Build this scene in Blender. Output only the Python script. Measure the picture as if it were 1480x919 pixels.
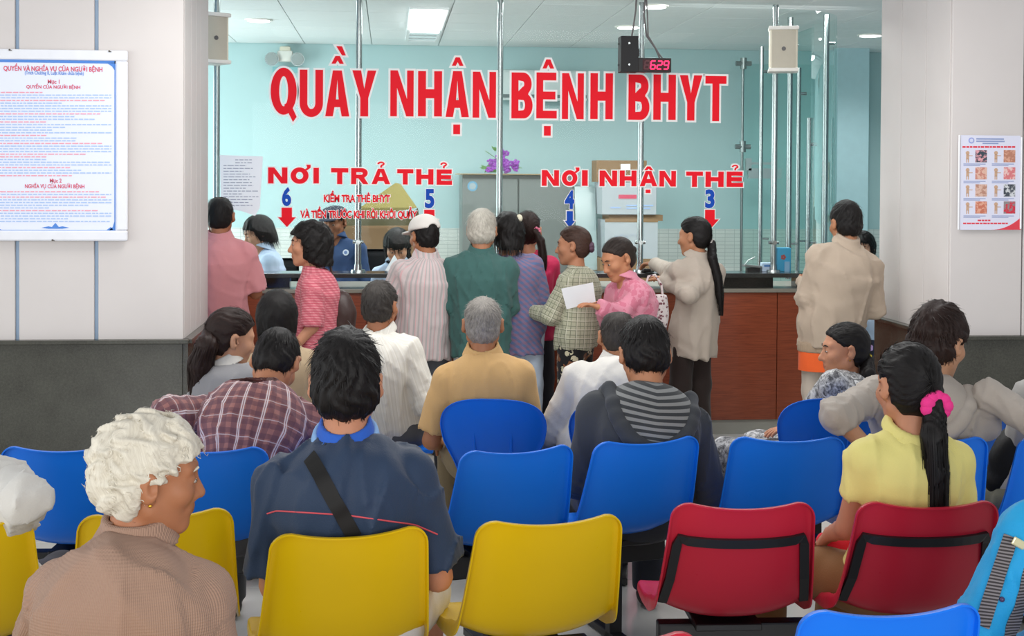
import bpy, bmesh, math, random
import numpy as np
from mathutils import Vector, Matrix
from mathutils.bvhtree import BVHTree

# ------------------------------------------------------------------ scene, camera, light
for o in list(bpy.data.objects): bpy.data.objects.remove(o)
SC = bpy.context.scene
COL = SC.collection
F, CX, CY, CH = 1950.0, 740.0, 294.0, 1.72        # focal length and principal point in photo pixels, eye height
YAW, PITCH, ROLL = math.radians(-5.2), math.radians(1.0), 0.006
CAMR = (Matrix.Rotation(YAW, 3, 'Z') @ Matrix.Rotation(math.pi/2 - PITCH, 3, 'X') @ Matrix.Rotation(ROLL, 3, 'Z'))
CAMP = Vector((0, 0, CH))
cam_d = bpy.data.cameras.new('camera')
cam = bpy.data.objects.new('camera', cam_d); COL.objects.link(cam)
cam.matrix_world = Matrix.Translation(CAMP) @ CAMR.to_4x4()
cam_d.sensor_width = 36.0; cam_d.lens = F/1480*36.0
cam_d.shift_y = -(459.5 - CY)/1480.0
cam_d.clip_start = .05; cam_d.clip_end = 200
SC.camera = cam

w = bpy.data.worlds.new('daylight'); SC.world = w; w.use_nodes = True
w.node_tree.nodes['Background'].inputs[0].default_value = (.93, .96, 1.0, 1)
w.node_tree.nodes['Background'].inputs[1].default_value = 0.55

def area(name, loc, rot, sx, sy, power, color=(1, 1, 1)):
    d = bpy.data.lights.new(name, 'AREA'); d.shape = 'RECTANGLE'; d.size = sx; d.size_y = sy
    d.energy = power; d.color = color
    o = bpy.data.objects.new(name, d); COL.objects.link(o); o.location = loc; o.rotation_euler = rot
    return o
# daylight through the open left side of the hall, and the hall's own ceiling fittings
area('daylight_side_opening', (-5.6, 2.6, 1.9), (0, math.radians(-90), 0), 2.2, 6.5, 150, (.95, .98, 1))
area('daylight_entrance', (0.3, -3.2, 1.8), (math.radians(90), 0, 0), 7.5, 2.2, 330, (1, .99, .97))
area('hall_ceiling_lamp', (.8, 6.3, 2.98), (0, 0, 0), 3.6, .9, 75, (1, .985, .96))
for x, e in ((-1.0, 5), (.9, 9), (2.6, 34)):  # unseen fill lights, added to brighten the office and even it out
    area('office_front_fill', (x, 9.13, 2.93), (math.radians(12), 0, 0), 1.3, .1, e, (.97, 1, .99))
area('office_left_window', (-2.9, 10.8, 1.75), (0, math.radians(-90), 0), 1.7, 2.0, 75, (.93, 1, 1))
SC.cycles.transparent_max_bounces = 32; SC.cycles.caustics_reflective = False; SC.cycles.sample_clamp_indirect = 2.5
vs = SC.view_settings
vs.view_transform = 'Standard'; vs.look = 'None'; vs.exposure = 0.0; vs.gamma = 1; vs.use_curve_mapping = False

# ------------------------------------------------------------------ helpers
def ray(px, py): return CAMR @ Vector(((px-CX)/F, -(py-CY)/F, -1.0))
def at_Y(px, py, Y):
    d = ray(px, py); return CAMP + d*(Y/d.y)
def at_z(px, py, z):
    d = ray(px, py); return CAMP + d*((z-CH)/d.z)
def at_X(px, py, X):
    d = ray(px, py); return CAMP + d*(X/d.x)
def px_of(p):
    v = CAMR.transposed() @ (Vector(p)-CAMP)
    return (CX + F*v.x/-v.z, CY - F*v.y/-v.z)
def lin(h):
    if isinstance(h, (tuple, list)): r, g, b = [c/255 for c in h]
    else:
        h = h.lstrip('#'); r, g, b = [int(h[i:i+2], 16)/255 for i in (0, 2, 4)]
    f = lambda c: c/12.92 if c <= .04045 else ((c+.055)/1.055)**2.4
    return (f(r), f(g), f(b), 1.0)

MATS = {}
class NT:
    """small node-tree writer"""
    def __init__(s, name):
        s.m = bpy.data.materials.new(name); s.m.use_nodes = True
        s.t = s.m.node_tree; s.p = s.t.nodes['Principled BSDF']
    def n(s, typ, **kw):
        nd = s.t.nodes.new(typ)
        for k, v in kw.items():
            if k.startswith('i_'):
                key = k[2:]; key = int(key) if key.isdigit() else key.replace('_', ' ')
                nd.inputs[key].default_value = v
            else: setattr(nd, k, v)
        return nd
    def l(s, a, b): s.t.links.new(a, b)
    def math(s, op, a, b=None, c=None):
        nd = s.t.nodes.new('ShaderNodeMath'); nd.operation = op
        for i, v in enumerate((a, b, c)):
            if v is None: continue
            if isinstance(v, (int, float)): nd.inputs[i].default_value = v
            else: s.l(v, nd.inputs[i])
        return nd.outputs[0]
    def mix(s, fac, a, b):
        nd = s.t.nodes.new('ShaderNodeMix'); nd.data_type = 'RGBA'
        for i, v in ((0, fac), (6, a), (7, b)):
            if isinstance(v, (int, float)): nd.inputs[i].default_value = v
            elif isinstance(v, (tuple, list)): nd.inputs[i].default_value = v
            else: s.l(v, nd.inputs[i])
        return nd.outputs[2]
    def coord(s, kind='Object'):
        return s.n('ShaderNodeTexCoord').outputs[kind]
    def attr(s, name):
        return s.n('ShaderNodeAttribute', attribute_name=name).outputs['Vector']
    def mapping(s, v, scale=(1, 1, 1), rot=(0, 0, 0), loc=(0, 0, 0)):
        m = s.n('ShaderNodeMapping'); m.inputs['Scale'].default_value = scale; m.inputs['Rotation'].default_value = rot
        m.inputs['Location'].default_value = loc
        s.l(v, m.inputs['Vector']); return m.outputs[0]
    def noise(s, v, scale, detail=3, rough=.5, dist=0):
        nd = s.n('ShaderNodeTexNoise'); nd.inputs['Scale'].default_value = scale; nd.inputs['Detail'].default_value = detail
        nd.inputs['Roughness'].default_value = rough; nd.inputs['Distortion'].default_value = dist
        s.l(v, nd.inputs['Vector']); return nd.outputs['Fac']
    def ramp(s, fac, stops):
        r = s.n('ShaderNodeValToRGB'); e = r.color_ramp.elements
        while len(e) < len(stops): e.new(.5)
        for el, (p, c) in zip(e, stops): el.position = p; el.color = c
        s.l(fac, r.inputs[0]); return r.outputs[0]
    def bump(s, h, strength=.2, dist=.01):
        b = s.n('ShaderNodeBump'); b.inputs['Strength'].default_value = strength; b.inputs['Distance'].default_value = dist
        s.l(h, b.inputs['Height']); s.l(b.outputs[0], s.p.inputs['Normal'])
    def base(s, c):
        if isinstance(c, (tuple, list)): s.p.inputs['Base Color'].default_value = c
        else: s.l(c, s.p.inputs['Base Color'])
    def set(s, rough=.5, spec=.5, metal=0, **kw):
        s.p.inputs['Roughness'].default_value = rough; s.p.inputs['Specular IOR Level'].default_value = spec
        s.p.inputs['Metallic'].default_value = metal
        for k, v in kw.items(): s.p.inputs[k.replace('_', ' ')].default_value = v
        return s.m

def plain(name, col, rough=.5, spec=.4, metal=0, var=.06, scale=14, bump=0, bscale=200):
    key = ('plain', name)
    if key in MATS: return MATS[key]
    t = NT(name); c = lin(col); v = t.coord()
    n = t.noise(v, scale, 4)
    d = tuple(x*(1-var) for x in c[:3])+(1,); e = tuple(min(1, x*(1+var)) for x in c[:3])+(1,)
    t.base(t.mix(n, d, e))
    if bump: t.bump(t.noise(v, bscale, 3), bump, .004)
    MATS[key] = t.set(rough, spec, metal); return MATS[key]

def emit(name, col, strength):
    key = ('emit', name)
    if key in MATS: return MATS[key]
    t = NT(name); t.base((0, 0, 0, 1))
    t.p.inputs['Emission Color'].default_value = lin(col); t.p.inputs['Emission Strength'].default_value = strength
    MATS[key] = t.set(.5, .2); return MATS[key]

def link(name, me, mats=(), parent=None, loc=None, rot=None):
    o = bpy.data.objects.new(name, me); COL.objects.link(o)
    if mats:
        if not isinstance(mats, (list, tuple)): mats = [mats]
        if len(me.materials) == 0:
            for m in mats: me.materials.append(m)
    if parent is not None: o.parent = parent
    if loc is not None: o.location = loc
    if rot is not None: o.rotation_euler = rot
    return o
def tag(o, label, cat, group=None, kind=None):
    o['label'] = label; o['category'] = cat
    if group: o['group'] = group
    if kind: o['kind'] = kind
    return o
def empty(name, label=None, cat=None, loc=(0, 0, 0), rz=0, group=None):
    o = bpy.data.objects.new(name, None); COL.objects.link(o); o.empty_display_size = .1
    o.location = loc; o.rotation_euler = (0, 0, rz)
    if label: tag(o, label, cat, group)
    return o
def structure(o): o['kind'] = 'structure'; return o

class MB:
    """collects primitives into ONE mesh"""
    def __init__(s): s.bm = bmesh.new(); s.mi = 0
    def _fin(s, vs, mat):
        bmesh.ops.transform(s.bm, matrix=mat, verts=vs)
        if s.mi:
            fs = set(f for v in vs for f in v.link_faces)
            for f in fs: f.material_index = s.mi
    def box(s, c, d, rot=None, bev=0, seg=2):
        r = bmesh.ops.create_cube(s.bm, size=1.0); vs = r['verts']
        bmesh.ops.scale(s.bm, vec=d, verts=vs)
        if bev > 0:
            es = list(set(e for v in vs for e in v.link_edges))
            rb = bmesh.ops.bevel(s.bm, geom=es, offset=bev, segments=seg, affect='EDGES', profile=.5)
            vs = list(set(v for f in rb['faces'] for v in f.verts) | set(v for v in vs if v.is_valid))
        M = Matrix.Translation(c)
        if rot is not None: M = M @ (rot.to_4x4() if isinstance(rot, Matrix) else Matrix.Rotation(rot, 4, 'Z'))
        s._fin(vs, M); return s
    def cyl(s, a, b, ra, rb=None, n=20, cap=True):
        a = Vector(a); b = Vector(b); rb = ra if rb is None else rb
        L = (b-a).length
        r = bmesh.ops.create_cone(s.bm, cap_ends=cap, cap_tris=False, segments=n, radius1=ra, radius2=rb, depth=L)
        q = Vector((0, 0, 1)).rotation_difference((b-a).normalized()).to_matrix().to_4x4()
        s._fin(r['verts'], Matrix.Translation((a+b)/2) @ q); return s
    def sph(s, c, r, n=16, sc=(1, 1, 1), rot=None):
        q = bmesh.ops.create_uvsphere(s.bm, u_segments=n, v_segments=max(6, n//2), radius=1.0)
        rr = r if isinstance(r, (tuple, list)) else (r, r, r)
        M = Matrix.Translation(c) @ (rot.to_4x4() if rot is not None else Matrix.Identity(4)) @ Matrix.Diagonal((*rr, 1))
        s._fin(q['verts'], M); return s
    def tube(s, pts, r, n=8):
        pts = [Vector(p) for p in pts]; rs = r if isinstance(r, (list, tuple)) else [r]*len(pts)
        rings = []; up = Vector((0, 0, 1)); prev = None
        for i, p in enumerate(pts):
            t = (pts[min(i+1, len(pts)-1)]-pts[max(i-1, 0)]).normalized()
            if prev is None:
                a = t.cross(up)
                if a.length < .05: a = t.cross(Vector((1, 0, 0)))
                a.normalize()
            else:
                a = prev - t*prev.dot(t); a.normalize()
            prev = a; b = t.cross(a)
            rings.append([s.bm.verts.new(p+(a*math.cos(2*math.pi*k/n)+b*math.sin(2*math.pi*k/n))*rs[i]) for k in range(n)])
        for i in range(len(rings)-1):
            for k in range(n):
                f = s.bm.faces.new((rings[i][k], rings[i][(k+1) % n], rings[i+1][(k+1) % n], rings[i+1][k])); f.material_index = s.mi
        s.bm.faces.new(rings[0][::-1]).material_index = s.mi; s.bm.faces.new(rings[-1]).material_index = s.mi
        return s
    def quad(s, a, b, c, d):
        f = s.bm.faces.new([s.bm.verts.new(p) for p in (a, b, c, d)]); f.material_index = s.mi; return s
    def prism(s, poly, y0, y1):
        """polygon in XZ, extruded along Y"""
        n = len(poly); A = [s.bm.verts.new((x, y0, z)) for x, z in poly]; B = [s.bm.verts.new((x, y1, z)) for x, z in poly]
        for f in (s.bm.faces.new(A), s.bm.faces.new(B[::-1])): f.material_index = s.mi
        for i in range(n):
            s.bm.faces.new((A[(i+1) % n], A[i], B[i], B[(i+1) % n])).material_index = s.mi
        return s
    def mesh(s, name, smooth=False):
        bmesh.ops.recalc_face_normals(s.bm, faces=s.bm.faces[:])
        me = bpy.data.meshes.new(name); s.bm.to_mesh(me); s.bm.free()
        if smooth:
            me.polygons.foreach_set('use_smooth', [True]*len(me.polygons))
            try: me.set_sharp_from_angle(angle=math.radians(40))
            except Exception: pass
        return me
    def build(s, name, mats, parent=None, smooth=False, loc=None, rot=None):
        return link(name, s.mesh(name, smooth), mats, parent, loc, rot)

# ------------------------------------------------------------------ materials of the room
def m_wallpanel():
    t = NT('cream_wall_panel'); v = t.coord()
    n = t.noise(v, 3, 4); t.base(t.mix(n, lin('#cdc7c4'), lin('#d6d0cd')))
    t.bump(t.noise(v, 60, 3), .05, .003); return t.set(.55, .3)
def m_granite(name, a, b, c, rough=.25):
    t = NT(name); v = t.coord()
    vo = t.n('ShaderNodeTexVoronoi', i_Scale=160.0); t.l(v, vo.inputs['Vector'])
    n = t.math('ADD', t.math('MULTIPLY', t.noise(v, 90, 5, .7), .55), t.math('MULTIPLY', t.noise(v, 4.5, 5, .65), .45))
    m1 = t.ramp(n, [(.3, lin(a)), (.7, lin(b))])
    f = t.math('LESS_THAN', vo.outputs['Distance'], .22)
    t.base(t.mix(t.math('MULTIPLY', f, .5), m1, lin(c))); return t.set(rough, .5)
def m_wood():
    t = NT('red_brown_wood_panel'); v = t.coord()
    w_ = t.mapping(v, (2.0, 2.0, 34))
    n = t.noise(w_, 3.0, 6, .6, .6)
    n2 = t.noise(t.mapping(v, (1, 1, 120)), 8, 3)
    c = t.ramp(n, [(.25, lin('#78351f')), (.5, lin('#984a2d')), (.75, lin('#ad5635'))])
    t.base(t.mix(t.math('MULTIPLY', n2, .35), c, lin('#5e2818'))); t.bump(n, .08, .002); return t.set(.32, .5)
def m_aqua():
    t = NT('aqua_painted_wall'); v = t.coord()
    n = t.noise(v, 1.5, 3); t.base(t.mix(n, lin('#b2d0d1'), lin('#bbd7d8'))); t.bump(t.noise(v, 90, 2), .04, .002); return t.set(.6, .3)
def m_walltile():
    t = NT('white_wall_tile'); v = t.coord()
    b = t.n('ShaderNodeTexBrick'); b.offset = 0.0; b.inputs['Scale'].default_value = 1.0
    b.inputs['Brick Width'].default_value = .09; b.inputs['Row Height'].default_value = .035
    b.inputs['Mortar Size'].default_value = .0022
    b.inputs['Color1'].default_value = lin('#d9dfda'); b.inputs['Color2'].default_value = lin('#dfe4df'); b.inputs['Mortar'].default_value = lin('#b9c3bf')
    mp = t.mapping(v, (1, 1, 1), (math.pi/2, 0, 0)); t.l(mp, b.inputs['Vector'])
    t.base(b.outputs['Color']); return t.set(.25, .5)
def m_steel(name='polished_steel', rough=.24, col='#8f9696'):
    t = NT(name); v = t.coord()
    n = t.noise(t.mapping(v, (60, 60, 2)), 4, 3); t.base(t.mix(n, lin(col), lin('#b4baba')))
    r = t.math('MULTIPLY_ADD', n, .1, rough-.05); t.l(r, t.p.inputs['Roughness'])
    m = t.set(rough, .5, 1.0); t.l(r, t.p.inputs['Roughness']); return m
def m_glass(name, tint, refl=.55):
    t = NT(name); nt = t.t
    tr = t.n('ShaderNodeBsdfTransparent'); tr.inputs[0].default_value = tint
    gl = t.n('ShaderNodeBsdfGlossy'); gl.inputs['Roughness'].default_value = .0; gl.inputs['Color'].default_value = (1, 1, 1, 1)
    fr = t.n('ShaderNodeFresnel', i_IOR=1.45)
    fac = t.math('MULTIPLY', fr.outputs[0], refl)
    mx = t.n('ShaderNodeMixShader'); t.l(fac, mx.inputs[0]); t.l(tr.outputs[0], mx.inputs[1]); t.l(gl.outputs[0], mx.inputs[2])
    out = [n for n in nt.nodes if n.type == 'OUTPUT_MATERIAL'][0]
    t.l(mx.outputs[0], out.inputs[0]); nt.nodes.remove(t.p)
    return t.m
def m_floortile():
    t = NT('pale_floor_tile'); v = t.coord()
    ob = t.n('ShaderNodeObjectInfo').outputs['Random']
    n = t.noise(v, 6, 5, .6)
    c = t.mix(n, lin('#bfbeb8'), lin('#cfcec9')); t.base(t.mix(t.math('MULTIPLY', ob, .3), c, lin('#b7b6b0'))); return t.set(.18, .5)
M_PANEL = m_wallpanel()
M_WAINS = m_granite('dark_granite_wainscot', '#302f29', '#52524a', '#5a5a52', .2)
M_BLACKG = m_granite('black_granite_counter', '#2c2e2e', '#3a3c3b', '#555856', .12)
M_WOOD = m_wood(); M_AQUA = m_aqua(); M_WTILE = m_walltile(); M_STEEL = m_steel()
M_GLASS = m_glass('clear_green_glass', (.97, .988, .984, 1), .07)
M_CGLASS = m_glass('curved_green_glass', (.87, .95, .94, 1), .35)
M_FT = m_floortile()
M_BLUEGROOVE = plain('blue_groove_strip', '#b9d3ee', .5)
M_DGROOVE = plain('grey_blue_groove', '#a9b6c4', .5)
M_CEIL = plain('white_ceiling_panel', '#eef1f1', .7, .2, bump=.1, bscale=120)
M_GRID = plain('ceiling_grid_bar', '#c3cbcb', .5)
M_BLACK = plain('black_painted_steel', '#17181a', .4, .5)
M_WHITEP = plain('white_plastic', '#eceae2', .4, .4)
M_CREAMP = plain('cream_plastic', '#e8e0cc', .45, .4)
M_GREYP = plain('grey_grille', '#c6c0af', .6, .3, bump=.5, bscale=500)
M_PAPER = plain('white_paper', '#fafbff', .7, .2, var=.02)

# ------------------------------------------------------------------ floor with its tiles
b = MB(); b.box((0.4, 3.2, -.06), (12.4, 11.6, .1)); fl = b.build('floor', plain('tile_grout', '#8f8f8a', .8)); structure(fl)
T = .785
tile_me = MB().box((0, 0, -.006), (T-.004, T-.004, .012), bev=.0015, seg=1).mesh('floor_tile')
tile_me.materials.append(M_FT)
for i in range(-7, 8):
    for j in range(-1, 10):
        y = 8.86 - T*(10-j) + T/2
        if y < .4: continue
        link('floor_tile', tile_me, parent=fl, loc=(i*T+.12, y, 0))
structure(MB().box((1.0, 11.0, -.03), (9.6, 4.2, .06)).build('floor_office', plain('office_floor', '#dcdcd8', .3)))

# ------------------------------------------------------------------ ceiling of the office behind the counter
ZC = 2.955; YB = 12.48
ce = structure(MB().box((1.2, 10.9, ZC+.06), (11, 3.9, .08)).build('ceiling', M_GRID))
p0 = at_z(440, 62, ZC)
cp_me = MB().box((0, 0, .004), (.604, .604, .012), bev=.002, seg=1).mesh('ceiling_panel'); cp_me.materials.append(M_CEIL)
for i in range(-3, 9):
    for j in range(0, 6):
        link('ceiling_panel', cp_me, parent=ce, loc=(p0.x + (i+.5)*.61, YB-.31-j*.61, ZC))
# lit troffer and downlights
a = at_z(597, 10, ZC); c_ = at_z(591, 40, ZC); e_ = at_z(590, 57, ZC)
tx = at_z(617, 25, ZC).x
tr = empty('ceiling_light', 'bright recessed rectangular ceiling light over the reception office', 'light', (tx, (a.y+e_.y)/2, ZC))
def loc_box(parent, name, mat, c, d, bev=0, **k):
    return MB().box(c, d, bev=bev).build(name, mat, parent, **k)
L1 = c_.y-a.y; L2 = e_.y-c_.y; LT = e_.y-a.y
loc_box(tr, 'diffuser', emit('lit_diffuser', '#ffffff', 6), (0, -LT/2+L1/2, -.022), (.235, L1-.02, .04))
lv = loc_box(tr, 'louvre', emit('dim_louvre', '#d9f0f0', .75), (0, LT/2-L2/2, -.004), (.235, L2-.02, .006))
for k in range(3):
    loc_box(lv, 'louvre_blade', M_GRID, (0, LT/2-L2/2+(k-1)*L2*.27, -.012), (.235, .012, .014))
fr = MB()
for sx in (-1, 1): fr.box((sx*.13, 0, -.009), (.025, LT+.05, .018))
for sy in (-1, 1): fr.box((0, sy*(LT/2+.0125), -.009), (.235, .025, .018))
fr.build('frame', M_CEIL, tr)
area('troffer_lamp', (tx, (a.y+c_.y)/2, ZC-.05), (0, 0, 0), .2, L1-.1, 24, (.96, 1, 1))
DOWN = [(374, 28), (908, 38), (945, 8), (1258, 50), (1000, 300)]
dl_lab = {374: 'round recessed downlight nearest the emergency lamp', 908: 'round recessed downlight above the black speaker box',
          945: 'larger round recessed downlight beside the speaker cable', 1258: 'round recessed downlight over the far corridor pier'}
for px, py in DOWN[:4]:
    q = at_z(px, py, ZC); o = empty('downlight', dl_lab[px], 'light', q, group='round ceiling downlights')
    MB().cyl((0, 0, -.012), (0, 0, .002), .105, .11, 28).build('trim_ring', M_WHITEP, o, True)
    MB().cyl((0, 0, -.016), (0, 0, -.010), .085, .088, 28).build('lamp_disc', emit('downlight_disc', '#ffffff', 6), o)
    ld = bpy.data.lights.new('downlight_lamp', 'SPOT'); ld.energy = 55 if px > 800 else 25; ld.spot_size = 2.6; ld.spot_blend = .6; ld.shadow_soft_size = .08; ld.color = (.96, 1, 1)
    lo = bpy.data.objects.new('downlight_lamp', ld); COL.objects.link(lo); lo.location = (q.x, q.y, ZC-.03)

# ------------------------------------------------------------------ office back wall, pier, corridor
structure(MB().box((1.6, YB+.05, 1.5), (9.4, .1, 3.0)).build('wall_back', M_AQUA))
structure(MB().box((1.0, YB-.01, .635), (7.6, .02, 1.27)).build('wall_tiles_back', M_WTILE))
structure(MB().box((-3.0, 10.9, 1.5), (.1, 3.9, 3.0)).build('wall_left_office', M_AQUA))
pr0 = at_Y(1206, 200, 12.2); pr1 = at_Y(1251, 200, 12.2)
structure(MB().box(((pr0.x+pr1.x)/2, 12.3, 1.5), (pr1.x-pr0.x, .36, 3.0)).build('wall_pier', plain('pale_aqua_pier', '#bfe0e6', .6)))
structure(MB().box((6.25, 10.9, 1.5), (.1, 3.9, 3.0)).build('wall_right_office', M_AQUA))

# ------------------------------------------------------------------ left and right hall piers with grooved panels and granite wainscot
YF = 7.25; XL = -1.082; XR = 3.108; HW = .868
def pier(side):
    left = side == 'left'
    x_in = XL if left else XR
    x_out = -5.2 if left else 6.4
    depth = .95 if left else 1.08
    xc = (x_in+x_out)/2; wd = abs(x_out-x_in)
    core = MB().box((xc, YF+depth/2+.006, 1.6), (wd-.03, depth-.03, 3.2)).build('wall_'+side, M_BLUEGROOVE if left else M_DGROOVE); structure(core)
    # panels of the front face
    g = .022 if left else .008
    cuts = []
    if left:
        for px in (139.5, 25): cuts.append(at_Y(px, 240, YF).x)
        st = cuts[0]-cuts[1]; x = cuts[-1]-st
        while x > x_out: cuts.append(x); x -= st
        edges = [x_in]+cuts+[x_out]
        spans = [(edges[i+1]+g/2 if i+1 < len(edges)-1 else edges[i+1], edges[i]-(g/2 if i else 0)) for i in range(len(edges)-1)]
    else:
        cuts = [at_Y(1478, 240, YF).x]; st = .43
        while cuts[-1]+st < x_out: cuts.append(cuts[-1]+st)
        edges = [x_in]+cuts+[x_out]
        spans = [(edges[i]+(g/2 if i else 0), edges[i+1]-(g/2 if i+1 < len(edges)-1 else 0)) for i in range(len(edges)-1)]
    for a0, a1 in spans:
        MB().box(((a0+a1)/2, YF+.004, (HW+3.2)/2), (a1-a0, .022, 3.2-HW), bev=.002, seg=1).build('wall_panel', M_PANEL, core)
    # side (reveal) panels
    if left: ys = [YF+.016, YF+.25, YF+.45, YF+.62, YF+depth]
    else: ys = [YF+.016, at_X(1337, 240, XR).y, at_X(1302, 240, XR).y, YF+depth]
    for i in range(len(ys)-1):
        MB().box((x_in+(-.008 if left else .008), (ys[i]+ys[i+1])/2, (HW+3.2)/2), (.022, ys[i+1]-ys[i]-.007, 3.2-HW), bev=.002, seg=1).build('wall_panel', M_PANEL, core)
    # wainscot slabs + cap
    sl = 1.0; x = x_in
    n = int(wd/sl)+1
    for i in range(n):
        a0 = x_in + (-1 if left else 1)*i*sl; a1 = x_in + (-1 if left else 1)*min((i+1)*sl, wd)
        MB().box(((a0+a1)/2, YF-.012, (HW-.02)/2), (abs(a1-a0)-.002, .03, HW-.02), bev=.001, seg=1).build('wainscot_slab', M_WAINS, core)
    sd = -1 if left else 1
    MB().box((x_in-sd*.012, YF+depth/2-.005, (HW-.02)/2), (.03, depth+.02, HW-.02)).build('wainscot_slab', M_WAINS, core)
    cap = MB(); cap.box((xc-sd*.015, YF-.02, HW-.01), (wd+.04, .06, .022), bev=.004); cap.box((x_in-sd*.02, YF+depth/2, HW-.01), (.06, depth+.04, .022), bev=.004)
    cap.build('wainscot_cap', M_WAINS, core)
    return core
pier('left'); pier('right')

# ------------------------------------------------------------------ reception counter
YC = 8.96
XC0, XC1 = -2.4, 3.02
ct = empty('reception_counter', 'long red-brown wood fronted reception counter with black granite shelf', 'counter', (0, YC, 0))
seams = [XC0, at_Y(330, 500, YC).x-.35, at_Y(530, 500, YC).x, at_Y(830, 500, YC).x, at_Y(1123, 500, YC).x, XC1]
for i in range(len(seams)-1):
    MB().box(((seams[i]+seams[i+1])/2, .02, (.10+.965)/2), (seams[i+1]-seams[i]-.004, .04, .865), bev=.002, seg=1).build('front_panel', M_WOOD, ct)
MB().box(((XC0+XC1)/2, .35, .53), (XC1-XC0, .58, .86)).build('carcass', plain('carcass_board', '#6b4a3a', .6), ct)
MB().box(((XC0+XC1)/2, .05, .05), (XC1-XC0, .06, .10)).build('plinth', plain('grey_plinth', '#a9a9a0', .35), ct)
MB().box(((XC0+XC1)/2, .32, .981), (XC1-XC0+.02, .70, .026), bev=.004).build('worktop', plain('pale_worktop_edge', '#8f8b80', .3), ct)
MB().box(((XC0+XC1)/2, .07, 1.085), (XC1-XC0+.02, .26, .03), bev=.004).build('granite_shelf', M_BLACKG, ct)
for px0, px1 in ((330, 418), (985, 1120)):  # dark backing added to make the gap under the shelf look darker
    xa, xb = at_Y(px0, 408, YC).x, at_Y(px1, 408, YC).x
    MB().box(((xa+xb)/2, .11, 1.032), (xb-xa, .13, .076)).build('dark_gap_backing', M_BLACKG, ct)
for px in (455, 740, 860, 1160):
    x = at_Y(px, 408, YC).x
    w_ = .20 if px in (1098,) else .05
    MB().box((x, .12, 1.032), (w_, .12, .076)).build('shelf_support', M_BLACKG, ct)

# ------------------------------------------------------------------ glass front with its posts
YG = YC+.075
post_px = [313, 518, 722, 926, 1119]
post_x = [at_Y(p, 250, YG+.03).x for p in post_px]
gw = empty('glass_screen', 'tall clear glass screen on polished steel posts above the counter', 'glass screen', (0, YG, 1.10))
xs_ = [XC0+.05]+post_x
for i in range(len(xs_)-1):
    MB().box(((xs_[i]+xs_[i+1])/2, 0, .94), (xs_[i+1]-xs_[i]-.006, .01, 1.80), bev=.001, seg=1).build('glass_pane', M_GLASS, gw)
for i, x in enumerate(post_x):
    p = MB().cyl((x, .032, 0), (x, .032, 1.83), .021, n=24).build('steel_post', M_STEEL, gw, True)
    f_ = MB().cyl((x, .032, 0), (x, .032, .014), .05, .046, 24); f_.cyl((x, .032, .014), (x, .032, .05), .027, .024, 20); f_.build('post_foot', M_STEEL, p, True)
    c2 = MB().cyl((x-.035, .03, .20), (x+.035, .03, .20), .012, n=12); c2.cyl((x, .0, .2), (x, .03, .2), .016, n=14); c2.build('glass_clamp', M_STEEL, p, True)
# rounded glass return at the right end
cg = empty('curved_glass_screen', 'curved green glass return screen at the end of the counter', 'glass screen', (post_x[-1], YG, 1.10))
xr = at_Y(1211, 200, YG+.45).x
R = xr-post_x[-1]
def arc(r, a0, a1, n): return [(r*math.sin(a0+(a1-a0)*k/n), R-r*math.cos(a0+(a1-a0)*k/n)) for k in range(n+1)]
def curved(a0, a1):
    o_ = arc(R, a0, a1, 18); bm = bmesh.new()
    A = [bm.verts.new((x, y, 0)) for x, y in o_]; B = [bm.verts.new((x, y, 1.80)) for x, y in o_]
    for k in range(len(o_)-1): bm.faces.new((A[k], A[k+1], B[k+1], B[k]))
    bmesh.ops.recalc_face_normals(bm, faces=bm.faces[:]); me = bpy.data.meshes.new('glass_pane'); bm.to_mesh(me); bm.free()
    me.polygons.foreach_set('use_smooth', [True]*len(me.polygons)); me.set_sharp_from_angle(angle=.6)
    return link('glass_pane', me, M_CGLASS, cg)
curved(.02, math.radians(60)); curved(math.radians(61), math.radians(118))
MB().box((R+.002, R+1.0, .90), (.01, 1.1, 1.80)).build('glass_pane', M_CGLASS, cg)
for (px, Y, top) in [(1099, 10.6, 2.80), (1140, 9.75, 2.93), (1192, 9.32, 2.90), (1153, 10.2, 2.6), (1168, 9.9, 2.2)]:
    q = at_Y(px, 300, Y); q.x -= post_x[-1]; q.y -= YG
    pp = MB().cyl((q.x, q.y, -.1), (q.x, q.y, top-1.1), .021 if px in (1140, 1192) else .017, n=20).build('steel_post', M_STEEL, cg, True)
    MB().cyl((q.x-.01, q.y, .16), (q.x+.07, q.y, .16), .008, n=8).build('glass_clamp', M_STEEL, pp, True)
    MB().cyl((q.x-.01, q.y, top-1.3), (q.x+.06, q.y, top-1.3), .013, n=10).build('glass_clamp', M_STEEL, pp, True)
# frameless glass door on the office back wall side (hinge line, clamps, closer bracket)
gd = empty('glass_door', 'frameless glass door with steel patch hinges behind the office', 'door', at_Y(1072, 300, 11.9))
gd.location.z = 0
MB().box((.42, 0, 1.4), (.84, .01, 2.75)).build('door_pane', M_CGLASS, gd)
MB().cyl((0, 0, 0), (0, 0, 2.8), .012, n=12).build('hinge_rail', plain('dull_steel', '#8d9695', .3, .5, .9), gd, True)
for py in (92, 212):
    z = at_Y(1072, py, 11.9).z
    h = MB().cyl((-.07, -.02, z), (.07, -.02, z), .022, n=14); h.cyl((0, -.02, z-.05), (0, -.02, z+.05), .028, n=14); h.build('patch_hinge', plain('dull_steel', '#8d9695', .3, .5, .9), gd, True)
z = at_Y(1072, 236, 11.9).z
h = MB().box((.05, -.02, z-.01), (.05, .05, .11)); h.box((.16, -.02, z), (.22, .012, .02)); h.box((.2, -.02, z-.09), (.3, .05, .09)); h.build('door_closer', plain('light_closer_steel', '#b6c4c2', .3, .5, .6), gd)

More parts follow.
